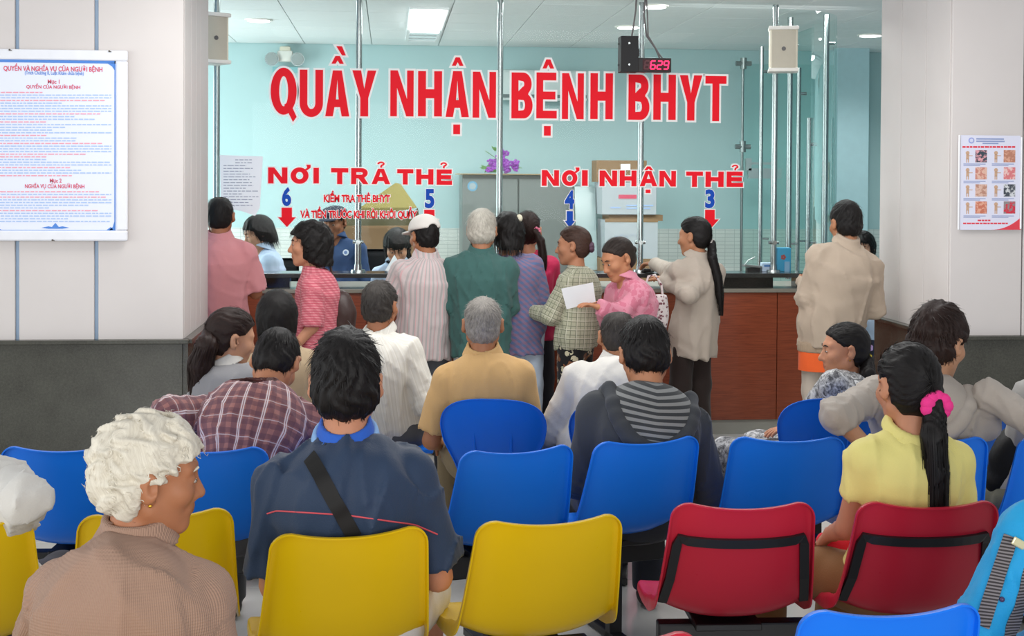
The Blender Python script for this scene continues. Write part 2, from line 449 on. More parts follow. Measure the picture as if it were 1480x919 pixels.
# ------------------------------------------------------------------ lettering on the glass (every letter is cut vinyl)
def el(cx, cy, rx, ry, a0=0, a1=360, n=28):
    return [(cx+rx*math.cos(math.radians(a0+(a1-a0)*k/n)), cy+ry*math.sin(math.radians(a0+(a1-a0)*k/n))) for k in range(n+1)]
def glyph(ch, sx, sy):
    """closed loops in the unit box; sx = stem width, sy = bar height"""
    m = sx/2
    if ch == 'I': return [[(0, 0), (1, 0), (1, 1), (0, 1)]]
    if ch == 'N': return [[(0, 0), (sx*.95, 0), (sx*.95, .62), (1-sx*1.05, 0), (1, 0), (1, 1), (1-sx*.95, 1), (1-sx*.95, .38), (sx*1.05, 1), (0, 1)]]
    if ch == 'H': return [[(0, 0), (sx, 0), (sx, .5-sy/2), (1-sx, .5-sy/2), (1-sx, 0), (1, 0), (1, 1), (1-sx, 1), (1-sx, .5+sy/2), (sx, .5+sy/2), (sx, 1), (0, 1)]]
    if ch == 'T': return [[(.5-m, 0), (.5+m, 0), (.5+m, 1-sy), (1, 1-sy), (1, 1), (0, 1), (0, 1-sy), (.5-m, 1-sy)]]
    if ch == 'E': return [[(0, 0), (1, 0), (1, sy), (sx, sy), (sx, .5-sy/2), (.93, .5-sy/2), (.93, .5+sy/2), (sx, .5+sy/2), (sx, 1-sy), (.97, 1-sy), (.97, 1), (0, 1)]]
    if ch == 'Y': return [[(.5-m, 0), (.5+m, 0), (.5+m, .40), (1, 1), (1-sx*1.1, 1), (.5, .60), (sx*1.1, 1), (0, 1), (.5-m, .40)]]
    if ch == 'A':
        k = sx*1.05
        return [[(0, 0), (k, 0), (k+.07, .2), (1-k-.07, .2), (1-k, 0), (1, 0), (.5+sx*.62, 1), (.5-sx*.62, 1)],
                [(k+.13, .2+sy), (1-k-.13, .2+sy), (.5, .80)]]
    if ch == 'U':
        o = [(0, 1)]+[(x, y) for x, y in el(.5, .3, .5, .3, 180, 360, 20)]+[(1, 1), (1-sx, 1)]
        i = el(.5, .3, .5-sx, .3-sy, 360, 180, 20)
        return [o+i+[(sx, 1)]]
    if ch == 'O': return [el(.5, .5, .5, .5, 0, 350, 34), el(.5, .5, .5-sx, .5-sy, 0, 350, 34)]
    if ch == 'Q': return [el(.5, .53, .5, .47, 0, 350, 34), el(.5, .53, .5-sx, .47-sy, 0, 350, 34), ('solid', [(.52, .26), (.72, .34), (1.0, .02), (.86, -.08)])]
    if ch == 'B':
        o = [(0, 0), (.5, 0)]+el(.58, .28, .42, .28, -90, 60, 14)+el(.55, .75, .40, .25, -50, 90, 14)+[(0, 1)]
        return [o, [(sx, sy)]+el(.55, .29, .42-sx, .28-sy, -90, 90, 10)+[(sx, .58-sy)], [(sx, .5+sy*.55)]+el(.53, .75, .40-sx, .23-sy, -90, 90, 10)+[(sx, 1-sy)]]
    if ch == 'R':
        o = [(0, 0), (sx, 0), (sx, .36), (.42, .36), (.70, 0), (1, 0), (.76, .40)]+el(.62, .70, .34, .30, -50, 90, 14)+[(0, 1)]
        return [o, [(sx, .36+sy*.85)]+el(.58, .36+sy*.85+(.64-sy*1.8)/2, max(.40-sx, .05), (.64-sy*1.8)/2, -90, 90, 10)+[(sx, 1-sy*.95)]]
    raise KeyError(ch)
def loops_mesh(loops, name, y0, th, grow=0):
    """fill loops (x,z) as a thin slab; grow widens the outline (white border)"""
    cu = bpy.data.curves.new(name, 'CURVE'); cu.dimensions = '2D'; cu.fill_mode = 'BOTH'; cu.extrude = th/2; cu.offset = grow
    for lp in loops:
        q = []
        for p in lp:
            if not q or (abs(p[0]-q[-1][0])+abs(p[1]-q[-1][1])) > 1e-6: q.append(p)
        sp = cu.splines.new('POLY'); sp.points.add(len(q)-1); sp.use_cyclic_u = True
        for pt, (x, z) in zip(sp.points, q): pt.co = (x, z, 0, 1)
    ob = bpy.data.objects.new('tmp', cu); COL.objects.link(ob)
    dg = bpy.context.evaluated_depsgraph_get(); me = bpy.data.meshes.new_from_object(ob.evaluated_get(dg))
    bpy.data.objects.remove(ob); bpy.data.curves.remove(cu)
    me.transform(Matrix.Translation((0, y0, 0)) @ Matrix.Rotation(math.pi/2, 4, 'X')); me.name = name
    return me
def orient(lp, ccw):
    a = sum(lp[i][0]*lp[(i+1) % len(lp)][1]-lp[(i+1) % len(lp)][0]*lp[i][1] for i in range(len(lp)))
    return lp if (a > 0) == ccw else lp[::-1]
M_RED = plain('red_vinyl', '#f41e2e', .5, .1, var=.02); M_BLUEV = plain('blue_vinyl', '#1d50b8', .5, .1, var=.02)
M_WHITEV = plain('white_vinyl_border', '#f2f1f0', .4, .4, var=.01)
YT = YG-.0075
def rect_px(x0, x1, y0, y1, Y=None):
    Y = YT if Y is None else Y
    a = at_Y(x0, y1, Y); c = at_Y(x1, y0, Y); return a.x, c.x, a.z, c.z
def letter(parent, base, box, sx, sy, mat=M_RED, marks=(), border=.0062):
    x0, x1, z0, z1 = rect_px(*box)
    loops = []; solids = []
    for i, lp in enumerate(glyph(base, sx, sy)):
        if lp and lp[0] == 'solid': solids.append(orient([(x0+(x1-x0)*u, z0+(z1-z0)*v) for u, v in lp[1]], True)); continue
        loops.append(orient([(x0+(x1-x0)*u, z0+(z1-z0)*v) for u, v in lp], i == 0))
    pieces = [loops]+[[s] for s in solids]
    for kind, bx in marks:
        a0, a1, b0, b1 = rect_px(*bx); q = lambda u, v: (a0+(a1-a0)*u, b0+(b1-b0)*v)
        if kind == '^': pieces.append([orient([q(0, 0), q(.34, 0), q(.5, .42), q(.66, 0), q(1, 0), q(.68, 1), q(.32, 1)], True)])
        if kind == '`': pieces.append([orient([q(0, 1), q(.6, 1), q(1, 0), q(.6, 0)], True)])
        if kind == '.': pieces.append([orient([q(0, 0), q(1, 0), q(1, 1), q(0, 1)], True)])
        if kind == '?':
            c_l = [(.06, .62), (.12, .80), (.30, .92), (.52, .93), (.72, .84), (.80, .68), (.70, .52), (.52, .42), (.45, .28), (.45, .04)]
            lf, rt = [], []
            for i_, (u, v) in enumerate(c_l):
                a_ = c_l[max(i_-1, 0)]; b_ = c_l[min(i_+1, len(c_l)-1)]; du, dv = b_[0]-a_[0], b_[1]-a_[1]; n_ = math.hypot(du, dv); h_ = .13
                lf.append((u-dv/n_*h_, v+du/n_*h_)); rt.append((u+dv/n_*h_, v-du/n_*h_))
            for i_ in range(len(c_l)-1): pieces.append([orient([q(*lf[i_]), q(*lf[i_+1]), q(*rt[i_+1]), q(*rt[i_])], True)])
        if kind == "'":
            pieces.append([orient([q(0, .1), q(.45, .45), q(.3, 1), q(1, 1), q(1, .45), q(.45, 0)], True)])
    def joined(nm, y, th, grow, zoff):
        bm = bmesh.new()
        for qi, pc in enumerate(pieces):
            me = loops_mesh(pc, nm, y-(.0003*qi if qi else 0), th, grow); bm.from_mesh(me); bpy.data.meshes.remove(me)
        me = bpy.data.meshes.new(nm); bm.to_mesh(me); bm.free(); return me
    L = link('letter', joined('letter', YT-.0012, .0008, 0, 0), mat, parent)
    if border: link('letter_border', joined('letter_border', YT, .0008, border, 0), M_WHITEV, L)
    return L
def sign(name, label):
    o = empty(name, label, 'lettering'); return o
s1 = sign('glass_lettering', 'big red capitals QUẦY NHẬN BỆNH BHYT stuck on the glass screen')
SX, SY = .30, .17
for ch, bx, mk in [
    ('Q', (391, 429, 98, 170), ()), ('U', (433, 467, 101, 169), ()),
    ('A', (470, 505, 102, 168), (('^', (479, 497, 81, 92)), ('`', (486, 500, 67, 80)))), ('Y', (509, 544, 102, 168), ()),
    ('N', (564, 598, 102, 168), ()), ('H', (604, 639, 103, 168), ()), ('A', (644, 678, 103, 169), (('^', (653, 670, 83, 95)), ('.', (655, 665, 180, 194)))),
    ('N', (683, 717, 104, 170), ()), ('B', (739, 770, 105, 171), ()), ('E', (775, 805, 105, 171), (('^', (784, 801, 86, 99)), ('.', (786, 796, 182, 196)))),
    ('N', (812, 844, 106, 172), ()), ('H', (853, 886, 106, 172), ()), ('B', (908, 939, 108, 173), ()), ('H', (944, 977, 108, 173), ()),
    ('Y', (982, 1015, 109, 174), ()), ('T', (1019, 1050, 110, 175), ())]:
    letter(s1, ch, bx, .33 if ch not in 'NA' else .30, SY if ch != 'H' else .2, marks=mk, border=.013)
s2 = sign('glass_lettering', 'red wide capitals NƠI TRẢ THẺ on the glass above numbers 6 and 5')
for ch, bx, mk in [('N', (387.5, 415.5, 242, 265), ()), ('O', (420, 446, 242, 265.5), (("'", (440, 449, 238, 246)),)), ('I', (453, 461, 242.5, 265), ()),
    ('T', (478.5, 503.5, 243, 266), ()), ('R', (507.5, 532.5, 243, 266), ()), ('A', (537, 564, 244, 266), (('?', (546, 557, 234, 242.5)),)),
    ('T', (574, 597.5, 244.5, 266.5), ()), ('H', (601.5, 626.5, 244.5, 266.5), ()), ('E', (631, 653.5, 245, 267), (('?', (637, 647, 235, 243.5)),))]:
    letter(s2, ch, bx, .30 if ch not in 'A' else .26, .27, marks=mk, border=.0075)
s3 = sign('glass_lettering', 'red wide capitals NƠI NHẬN THẺ on the glass above numbers 4 and 3')
for ch, bx, mk in [('N', (783, 808, 246, 268.5), ()), ('O', (812, 834.5, 246, 268.8), (("'", (829, 837.5, 242, 250)),)), ('I', (841, 849.5, 246, 268.5), ()),
    ('N', (866.5, 892, 246.5, 269), ()), ('H', (895.5, 920, 246.5, 269), ()), ('A', (924.5, 950, 247, 269), (('^', (931, 944, 240.5, 246)), ('.', (933, 940, 274, 279)))),
    ('N', (953, 977, 247, 269.5), ()), ('T', (991.5, 1016, 248, 270), ()), ('H', (1019.5, 1046, 248, 270), ()), ('E', (1050, 1074, 248, 270), (('?', (1058, 1068, 238.5, 246.5)),))]:
    letter(s3, ch, bx, .30 if ch not in 'A' else .26, .27, marks=mk, border=.0075)

def text_mesh(txt, box, grow=0, th=.0006, Y=None, fit=True, align=None):
    """built-in font text fitted to a rectangle x0,x1,z0,z1"""
    cu = bpy.data.curves.new('t', 'FONT'); cu.body = txt; cu.size = 1; cu.offset = grow; cu.extrude = th/2
    cu.resolution_u = 3
    ob = bpy.data.objects.new('tmp', cu); COL.objects.link(ob)
    dg = bpy.context.evaluated_depsgraph_get(); me = bpy.data.meshes.new_from_object(ob.evaluated_get(dg))
    bpy.data.objects.remove(ob); bpy.data.curves.remove(cu)
    co = np.empty(len(me.vertices)*3, np.float32); me.vertices.foreach_get('co', co); co = co.reshape(-1, 3)
    mn, mx = co.min(0), co.max(0); x0, x1, z0, z1 = box
    out = np.empty_like(co)
    out[:, 0] = x0+(co[:, 0]-mn[0])/(mx[0]-mn[0])*(x1-x0); out[:, 2] = z0+(co[:, 1]-mn[1])/(mx[1]-mn[1])*(z1-z0)
    out[:, 1] = (Y if Y is not None else 0)-co[:, 2]
    me.vertices.foreach_set('co', out.ravel()); me.update(); return me
def glass_text(parent, txt, px, mat, g1, g2, name='text_line'):
    bx = rect_px(*px)
    o = link(name, text_mesh(txt, bx, g1, Y=YT-.0012), mat, parent)
    w_ = bx[1]-bx[0]; h_ = bx[3]-bx[2]; e = .0045
    if g2: link('text_border', text_mesh(txt, (bx[0]-e, bx[1]+e, bx[2]-e, bx[3]+e), g2, Y=YT), M_WHITEV, o)
    return o
for label, lines in (('small red notice KIỂM TRA THẺ BHYT in two lines between numbers 6 and 5',
        [('KIỂM TRA THẺ BHYT', (468, 564, 276, 292)), ('VÀ TIỀN TRƯỚC KHI RỜI KHỎI QUẦY', (434, 603, 299, 317))]),):
    s4 = sign('glass_lettering', label)
    for t_, p_ in lines: glass_text(s4, t_, p_, M_RED, .035, .10)
def arrow_sign(num, npx, shaft, head, mat):
    s = sign('counter_number', {'6': 'blue six and red down arrow on the glass under the word NƠI', '5': 'blue five and red down arrow on the glass over the white cap',
        '4': 'blue four and narrow blue down arrow on the glass', '3': 'blue three and red down arrow on the glass under the word THẺ'}[num])
    bx = rect_px(*npx); o = link('digit', text_mesh(num, bx, .045, Y=YT-.0012), M_BLUEV, s)
    e = .004; link('digit_border', text_mesh(num, (bx[0]-e, bx[1]+e, bx[2]-e, bx[3]+e), .07, Y=YT), M_WHITEV, o)
    (x0, x1, y0, y1), (a0, a1, b1) = shaft, head
    g = lambda x, y: (at_Y(x, y, YT).x, at_Y(x, y, YT).z)
    lp = orient([g(x0, y0), g(x0, y1), g(a0, y1), g((a0+a1)/2, b1), g(a1, y1), g(x1, y1), g(x1, y0)], True)
    ar = link('arrow', loops_mesh([lp], 'arrow', YT-.0012, .0008), mat, s)
    link('arrow_border', loops_mesh([lp], 'arrow_border', YT, .0008, .006), M_WHITEV, ar)
arrow_sign('6', (407.5, 421, 270, 298), (407, 422, 300, 314), (402, 427.5, 328), M_RED)
arrow_sign('5', (614, 628, 273, 301), (613, 628, 303, 317), (608, 633.5, 331), M_RED)
arrow_sign('4', (816, 830, 275, 302), (819, 828, 305, 319), (816, 831, 329), M_BLUEV)
arrow_sign('3', (1019, 1033, 273.5, 301), (1019, 1033, 303, 317), (1014, 1039, 331), M_RED)

# ------------------------------------------------------------------ moulded plastic seats on steel benches
def plastic(name, col):
    t = NT(name); v = t.coord(); c = lin(col)
    n = t.noise(v, 4, 4, .6); sc = t.noise(t.mapping(v, (1, 1, .3)), 45, 4, .7)
    d = tuple(x*.9 for x in c[:3])+(1,)
    t.base(t.mix(n, d, c)); r = t.math('MULTIPLY_ADD', sc, .25, .2)
    t.bump(t.noise(v, 260, 2), .03, .002); m = t.set(.3, .35); t.l(r, t.p.inputs['Roughness']); return m
M_SEAT = {'blue': plastic('blue_seat_plastic', '#0f76ee'), 'yellow': plastic('yellow_seat_plastic', '#deb805'), 'red': plastic('red_seat_plastic', '#c22338')}
M_BLUE2 = plastic('deep_blue_round_seat_plastic', '#0f69d8')
def catmull(P, n):
    P = np.array(P, float); out = []
    Q = np.vstack([2*P[0]-P[1], P, 2*P[-1]-P[-2]])
    for i in range(1, len(Q)-2):
        for k in range(n):
            t = k/n; a, b, c, d = Q[i-1], Q[i], Q[i+1], Q[i+2]
            out.append(.5*((2*b)+(-a+c)*t+(2*a-5*b+4*c-d)*t*t+(-a+3*b-3*c+d)*t**3))
    out.append(P[-1]); return np.array(out)
def resample(C, s_list):
    d = np.r_[0, np.cumsum(np.linalg.norm(np.diff(C, axis=0), axis=1))]
    return np.stack([np.interp(s_list, d, C[:, k]) for k in range(C.shape[1])], 1), d[-1]
SEAT_TOP = .80
def make_shell(kind):
    prof = catmull([(-.135, .80), (-.118, .73), (-.09, .63), (-.058, .53), (-.02, .462), (.05, .428), (.17, .415), (.29, .422), (.37, .432), (.405, .418)], 10)
    _, L = resample(prof, [0.0])
    s = np.r_[[0, .002, .006, .012, .02, .03, .042, .055], np.linspace(.075, L-.07, 26), [L-.052, L-.036, L-.022, L-.012, L-.005, L]]
    P, L = resample(prof, s)
    zb = P[:, 1]
    nv = 21; v = np.linspace(-1, 1, nv)
    if kind == 'square':
        W = np.interp(s, [0, .12, .25, .36, .42, .5, .62, .8, L], [.198, .207, .217, .226, .23, .23, .228, .222, .21])
        rc = .045
        f = np.where(s < rc, np.sqrt(np.clip(rc**2-(rc-s)**2, 0, None))-rc, 0)
        fr = L-s; rf = .06; f += np.where(fr < rf, np.sqrt(np.clip(rf**2-(rf-fr)**2, 0, None))-rf, 0)
        W = W+f
    else:
        W = np.interp(s, [0, .14, .2, .30, .38, .46, .56, .8, L], [.222, .222, .212, .165, .145, .18, .215, .215, .2])
        h = .15
        W = np.where(s < h, W*np.clip(1-(1-s/h)**2.8, 0, 1)**(1/2.8), W); W[0] = .045
        fr = L-s; rf = .07; W = W+np.where(fr < rf, np.sqrt(np.clip(rf**2-(rf-fr)**2, 0, None))-rf, 0)
    T_ = np.gradient(P, s, axis=0); T_ /= np.linalg.norm(T_, axis=1)[:, None]
    N = np.stack([T_[:, 1], -T_[:, 0]], 1)            # points to the rear / underside
    N = np.where((N[:, :1]*-1 + N[:, 1:]*-1) > 0, N, -N)
    cup = np.interp(s, [0, .1, .3, .45, .6, L-.1, L], [.03, .036, .045, .055, .03, .016, .0])
    V = np.zeros((len(s), nv, 3))
    for i in range(len(s)):
        x = v*W[i]; c = cup[i]*(np.abs(x)/.22)**2.4
        V[i, :, 0] = x; V[i, :, 1] = P[i, 0]-N[i, 0]*c; V[i, :, 2] = P[i, 1]-N[i, 1]*c
        if kind == 'square': V[i, :, 2] -= .013*(1-v**2)*np.exp(-s[i]/.08)
    bm = bmesh.new(); nu = len(s)
    G = [[bm.verts.new(V[i, j]) for j in range(nv)] for i in range(nu)]
    for i in range(nu-1):
        for j in range(nv-1): bm.faces.new((G[i][j], G[i+1][j], G[i+1][j+1], G[i][j+1]))
    loop = [(i, 0) for i in range(nu)]+[(nu-1, j) for j in range(1, nv)]+[(i, nv-1) for i in range(nu-2, -1, -1)]+[(0, j) for j in range(nv-2, 0, -1)]
    cen = np.array([0, 0, 0])
    pts = np.array([V[i, j] for i, j in loop]); n_ = len(loop)
    tan = np.roll(pts, -1, 0)-np.roll(pts, 1, 0); tan /= np.linalg.norm(tan, axis=1)[:, None]+1e-9
    nb = np.array([(0, N[i, 0], N[i, 1]) for i, j in loop])
    out = np.cross(tan, nb)
    for k, (i, j) in enumerate(loop):
        ref = np.array([V[i, j, 0], 0, 0]) if 0 < i < nu-1 else (np.array([0, -T_[i, 0], -T_[i, 1]]) if i == 0 else np.array([0, T_[i, 0], T_[i, 1]]))
        if out[k] @ ref < 0: out[k] *= -1
    lip = np.array([np.interp(s[i], [0, .06, .3, .40, .46, .56, L], [.017, .02, .024, .04, .05, .034, .022] if kind == 'square' else [.010, .012, .012, .014, .02, .022, .018]) for i, j in loop])
    rings = [[G[i][j] for i, j in loop]]
    for fo, fn in ((.004, .12), (.0065, .35), (.008, 1.0)):
        rings.append([bm.verts.new(pts[k]+out[k]*fo+nb[k]*lip[k]*fn) for k in range(n_)])
    for a, b_ in zip(rings[:-1], rings[1:]):
        for k in range(n_): bm.faces.new((a[k], a[(k+1) % n_], b_[(k+1) % n_], b_[k]))
    bmesh.ops.recalc_face_normals(bm, faces=bm.faces[:])
    bmesh.ops.solidify(bm, geom=bm.faces[:], thickness=.0045)
    me = bpy.data.meshes.new('seat_shell'); bm.to_mesh(me); bm.free()
    me.polygons.foreach_set('use_smooth', [True]*len(me.polygons)); me.set_sharp_from_angle(angle=math.radians(60))
    def surf(ss, vv, off=0):
        i = np.interp(ss, s, np.arange(nu)); a = int(min(i, nu-2)); f = i-a
        j = (vv+1)/2*(nv-1); c = int(min(j, nv-2)); g = j-c
        p = (V[a, c]*(1-f)+V[a+1, c]*f)*(1-g)+(V[a, c+1]*(1-f)+V[a+1, c+1]*f)*g
        nn = N[a]*(1-f)+N[a+1]*f
        return Vector((p[0], p[1]+nn[0]*off, p[2]+nn[1]*off))
    return me, surf
SHELL_SQ, surf_sq = make_shell('square'); SHELL_RD, surf_rd = make_shell('round')
SHELLS = {}
for k, m_ in M_SEAT.items():
    me = SHELL_SQ.copy(); me.materials.append(m_); SHELLS[k] = me
me = SHELL_RD.copy(); me.materials.append(M_BLUE2); SHELLS['round'] = me
# black back bracket of the red seats
bk = MB()
path = [surf_sq(.36, -.93, .012), surf_sq(.25, -.91, .012), surf_sq(.13, -.89, .012), surf_sq(.108, -.86, .012)]+[surf_sq(.112, vv, .011) for vv in np.linspace(-.75, .75, 13)]+[surf_sq(.108, .86, .012), surf_sq(.13, .89, .012), surf_sq(.25, .91, .012), surf_sq(.36, .93, .012)]
bm = bk.bm
def ribbon(bm, pts, nrm, w, th):
    """flat bar along pts; nrm(i) = outward normal"""
    rings = []
    for i, p in enumerate(pts):
        t = (pts[min(i+1, len(pts)-1)]-pts[max(i-1, 0)]).normalized(); n = nrm(i); n = (n-t*n.dot(t)).normalized(); sd = t.cross(n)
        rings.append([bm.verts.new(p+sd*a*w/2+n*b*th/2) for a, b in ((-1, -1), (1, -1), (1, 1), (-1, 1))])
    for a, b in zip(rings[:-1], rings[1:]):
        for k in range(4): bm.faces.new((a[k], a[(k+1) % 4], b[(k+1) % 4], b[k]))
    bm.faces.new(rings[0][::-1]); bm.faces.new(rings[-1])
ribbon(bm, path, lambda i: Vector((0, -.97, -.2)), .027, .012)
BRACKET = bk.mesh('back_bracket'); BRACKET.materials.append(M_BLACK)
# moulded darts of the round seats
DARTS = []
for sx in (-1, 1):
    dart = MB(); dart.tube([surf_rd(.13, sx*.37, .001), surf_rd(.18, sx*.37, .004), surf_rd(.24, sx*.4, .006), surf_rd(.30, sx*.48, .004)], [.001, .0045, .007, .003], 6)
    DARTS.append(dart.mesh('moulded_rib', True)); DARTS[-1].materials.append(M_BLUE2)
BENCH_SEATS = []
def bench(label, seats, kind_of, yaw=0, legs=(0, -1), top=SEAT_TOP):
    """seats: (photo x of back centre, photo y of back top); beam runs through them"""
    pos = []
    for px, py in seats:
        q = at_z(px, py, top); pos.append(Vector((q.x, q.y, 0)))
    d = (pos[-1]-pos[0]); ang = math.atan2(d.y, d.x) if len(pos) > 1 else yaw
    if yaw is not None and len(pos) > 1: ang = ang
    root = empty('waiting_bench', label, 'bench', (pos[0]+pos[-1])/2, ang, 'waiting room benches')
    Ri = Matrix.Rotation(-ang, 3, 'Z'); loc = [Ri @ (p-(pos[0]+pos[-1])/2) for p in pos]
    dz = top-SEAT_TOP
    for p, k in zip(loc, kind_of):
        c = Vector((p.x, p.y+.135, dz))
        sh = link('seat_shell', SHELLS[k], parent=root, loc=c); sh['label'] = '%s moulded plastic seat shell' % ('round-backed blue' if k == 'round' else k)
        if k == 'red': link('back_bracket', BRACKET, parent=sh)
        if k == 'round':
            for dm in DARTS: link('moulded_rib', dm, parent=sh)
        MB().box((c.x, c.y+.17, .388+dz), (.20, .24, .022), bev=.003, seg=1).build('seat_mount', M_BLACK, root)
        BENCH_SEATS.append((pos[loc.index(p)], ang))
    x0 = loc[0].x-.2; x1 = loc[-1].x+.2; yb = sum(p.y for p in loc)/len(loc)+.135+.15
    MB().box(((x0+x1)/2, yb, .335+dz), (x1-x0, .055, .085), bev=.006, seg=2).build('beam', M_BLACK, root)
    for x in (loc[0].x, loc[-1].x):
        lg = MB().box((x, yb, .16), (.05, .04, .30+dz*2)); lg.box((x, yb, .02), (.05, .46, .03), bev=.004); lg.build('leg', M_BLACK, root)
    return root
bench('two yellow moulded seats on a bench beside the white-haired woman', [(-72, 760), (226, 743)], ['yellow', 'yellow'])
bench('two yellow moulded seats on a bench behind the man in navy', [(507, 770), (797, 752)], ['yellow', 'yellow'])
bench('two red moulded seats with black back brackets on a bench', [(1076, 730), (1344, 728)], ['red', 'red'])
bench('three blue moulded seats on a bench before the granite wainscot', [(88, 648), (298, 649), (520, 647)], ['blue']*3)
bench('two blue moulded seats on a bench behind the hooded man', [(750, 650), (938, 637)], ['blue']*2)
bench('three blue moulded seats on a bench before the yellow-bloused woman', [(1140, 634), (1348, 634), (1556, 634)], ['blue']*3)
bench('round-backed blue seats on a bench under the men in white and tan shirts', [(711, 578), (900, 582)], ['round']*2, top=.79)
def stool_bench(label, seats, top=.79):
    pos = [Vector((at_z(px, py, top).x, at_z(px, py, top).y+.30, 0)) for px, py in seats]; m_ = (pos[0]+pos[-1])/2; d = pos[-1]-pos[0]
    o = empty('backless_bench', label, 'bench', m_, math.atan2(d.y, d.x)); L = d.length+.42
    for sx in (-.24, -.08, .08, .24): MB().box((0, sx*.62, .418), (L, .085, .024), bev=.006).build('slat', M_SEAT['blue'], o)
    for sx in (-1, 1):
        lg = MB().box((sx*(L/2-.15), 0, .2), (.05, .30, .40)); lg.box((sx*(L/2-.15), 0, .012), (.06, .36, .024)); lg.build('leg', M_BLACK, o)
stool_bench('backless slatted bench under the woman with brown ponytail', [(335, 583), (372, 583)])
stool_bench('backless slatted bench under the man in white striped shirt', [(404, 545), (566, 545)])
bench('round-backed blue seats on a bench under the woman with hair clips', [(1205, 577), (1392, 577)], ['round']*2, top=.79)
bench('blue and red moulded seats on the bench closest to the entrance', [(870, 924), (1292, 882), (1672, 884)], ['red', 'blue', 'blue'])
bench('yellow moulded seat bench under the white-haired woman', [(-148, 962), (140, 962)], ['yellow', 'yellow'])

# ------------------------------------------------------------------ notice board on the left pier
def flat(parent, name, mat, px, Y, th=.001):
    x0, x1, z0, z1 = rect_px(*px, Y=Y)
    return MB().box(((x0+x1)/2, Y, (z0+z1)/2), (x1-x0, th, z1-z0)).build(name, mat, parent)
YN = YF-.045
nb = empty('notice_board', 'white framed patients rights notice with red headings on the left wall', 'notice board', (0, 0, 0))
x0, x1, z0, z1 = rect_px(-30, 184, 73, 348, Y=YN)
fw = .055
fm = MB()
for (cx, cz, dx, dz) in (((x0+x1)/2, z1-fw/2, x1-x0, fw), ((x0+x1)/2, z0+fw/2, x1-x0, fw), (x0+fw/2, (z0+z1)/2, fw, z1-z0-2*fw), (x1-fw/2, (z0+z1)/2, fw, z1-z0-2*fw)):
    fm.box((cx, YN+.012, cz), (dx, .03, dz), bev=.008, seg=2)
fm.build('frame', plain('white_board_frame', '#e6e8ee', .35), nb)
MB().box(((x0+x1)/2, YN+.012, (z0+z1)/2), (x1-x0-.06, .012, z1-z0-.06)).build('print_sheet', plain('bluish_white_print', '#e3e8f8', .5, .3, var=.01), nb)
YP = YN+.0048
M_PRED = plain('print_red', '#d8566e', .6); M_PBLUE = plain('print_pale_blue', '#a9c3ea', .6); M_PDBLUE = plain('print_blue', '#4f86d4', .6); M_PPINK = plain('print_pale_red', '#eba0b0', .6)
def print_text(parent, txt, px, mat, grow=.01, Y=YP):
    return link('print_heading', text_mesh(txt, rect_px(*px, Y=Y), grow, .0004, Y=Y), mat, parent)
print_text(nb, 'QUYỀN VÀ NGHĨA VỤ CỦA NGƯỜI BỆNH', (5, 148, 93, 104), M_PRED, .025)
print_text(nb, '(Trích Chương II, Luật Khám chữa bệnh)', (36, 121, 103, 109), M_PDBLUE)
print_text(nb, 'Mục 1', (69, 86, 115, 122.5), M_PRED, .02); print_text(nb, 'QUYỀN CỦA NGƯỜI BỆNH', (38, 116, 121, 129), M_PRED, .02)
print_text(nb, 'Mục 2', (72, 89, 258, 265.5), M_PRED, .02); print_text(nb, 'NGHĨA VỤ CỦA NGƯỜI BỆNH', (36, 122, 264.5, 273.5), M_PRED, .02)
rng = random.Random(4)
pr = {'r': MB(), 'b': MB()}
def text_rows(y0, y1, step, pat):
    y = y0; k = 0
    while y < y1:
        c = pat[k % len(pat)]; k += 1
        x = -18.0 if c != 'r' else -16; end = 160 if rng.random() < .6 else rng.uniform(60, 150)
        if c == 'r': end = rng.uniform(50, 158)
        while x < end:
            wd = rng.uniform(3, 9); q0 = at_Y(x, y+.75, YP); q1 = at_Y(min(x+wd, 161), y-.75, YP)
            pr[c].box(((q0.x+q1.x)/2, YP, (q0.z+q1.z)/2), (q1.x-q0.x, .0006, q1.z-q0.z)); x += wd+1.6
        y += step
text_rows(133.5, 254, 3.88, 'rbbrbbbbrbbrbbbbrbbrbbbrrbbb'); text_rows(277, 321, 3.9, 'rbrbbbbrbbbb')
pr['r'].build('print_rows_red', M_PPINK, nb)['kind'] = 'stuff'; pr['b'].build('print_rows_blue', M_PBLUE, nb)['kind'] = 'stuff'
bl = MB()
for (a, b_, c, d) in ((-20, 167, 88, 89.5), (-20, 167, 332.5, 334), (165.3, 167, 88, 334), (-20, -18.3, 88, 334)):
    q0 = rect_px(a, b_, c, d, Y=YP); bl.box(((q0[0]+q0[1])/2, YP, (q0[2]+q0[3])/2), (q0[1]-q0[0], .0008, q0[3]-q0[2]))
g = lambda x, y: (at_Y(x, y, YP).x, at_Y(x, y, YP).z)
for lp in ([(153, 90), (166, 90), (166, 102), (162, 96)], [(157, 333), (166, 333), (166, 318), (163, 328)], [(153, 333), (160, 328), (164, 332)],
           [(60, 329), (70, 327), (75, 328), (80, 322), (85, 328), (90, 327), (100, 329), (90, 330.5), (70, 330.5)], [(-19, 333), (4, 333), (-4, 329), (-19, 325)]):
    bl.prism([g(*p) for p in lp], YP-.0004, YP+.0004)
bl.build('print_border', M_PDBLUE, nb)
for px, py in ((14, 72), (158, 74), (76, 347)):
    hk = MB(); q = at_Y(px, py, YN-.002); hk.cyl((q.x, q.y-.004, q.z), (q.x, q.y+.03, q.z), .005, n=8); hk.box((q.x+.004, q.y-.003, q.z-.003), (.014, .003, .004)); hk.build('wall_hook', plain('dark_hook', '#5a5550', .5, .5, .6), nb)

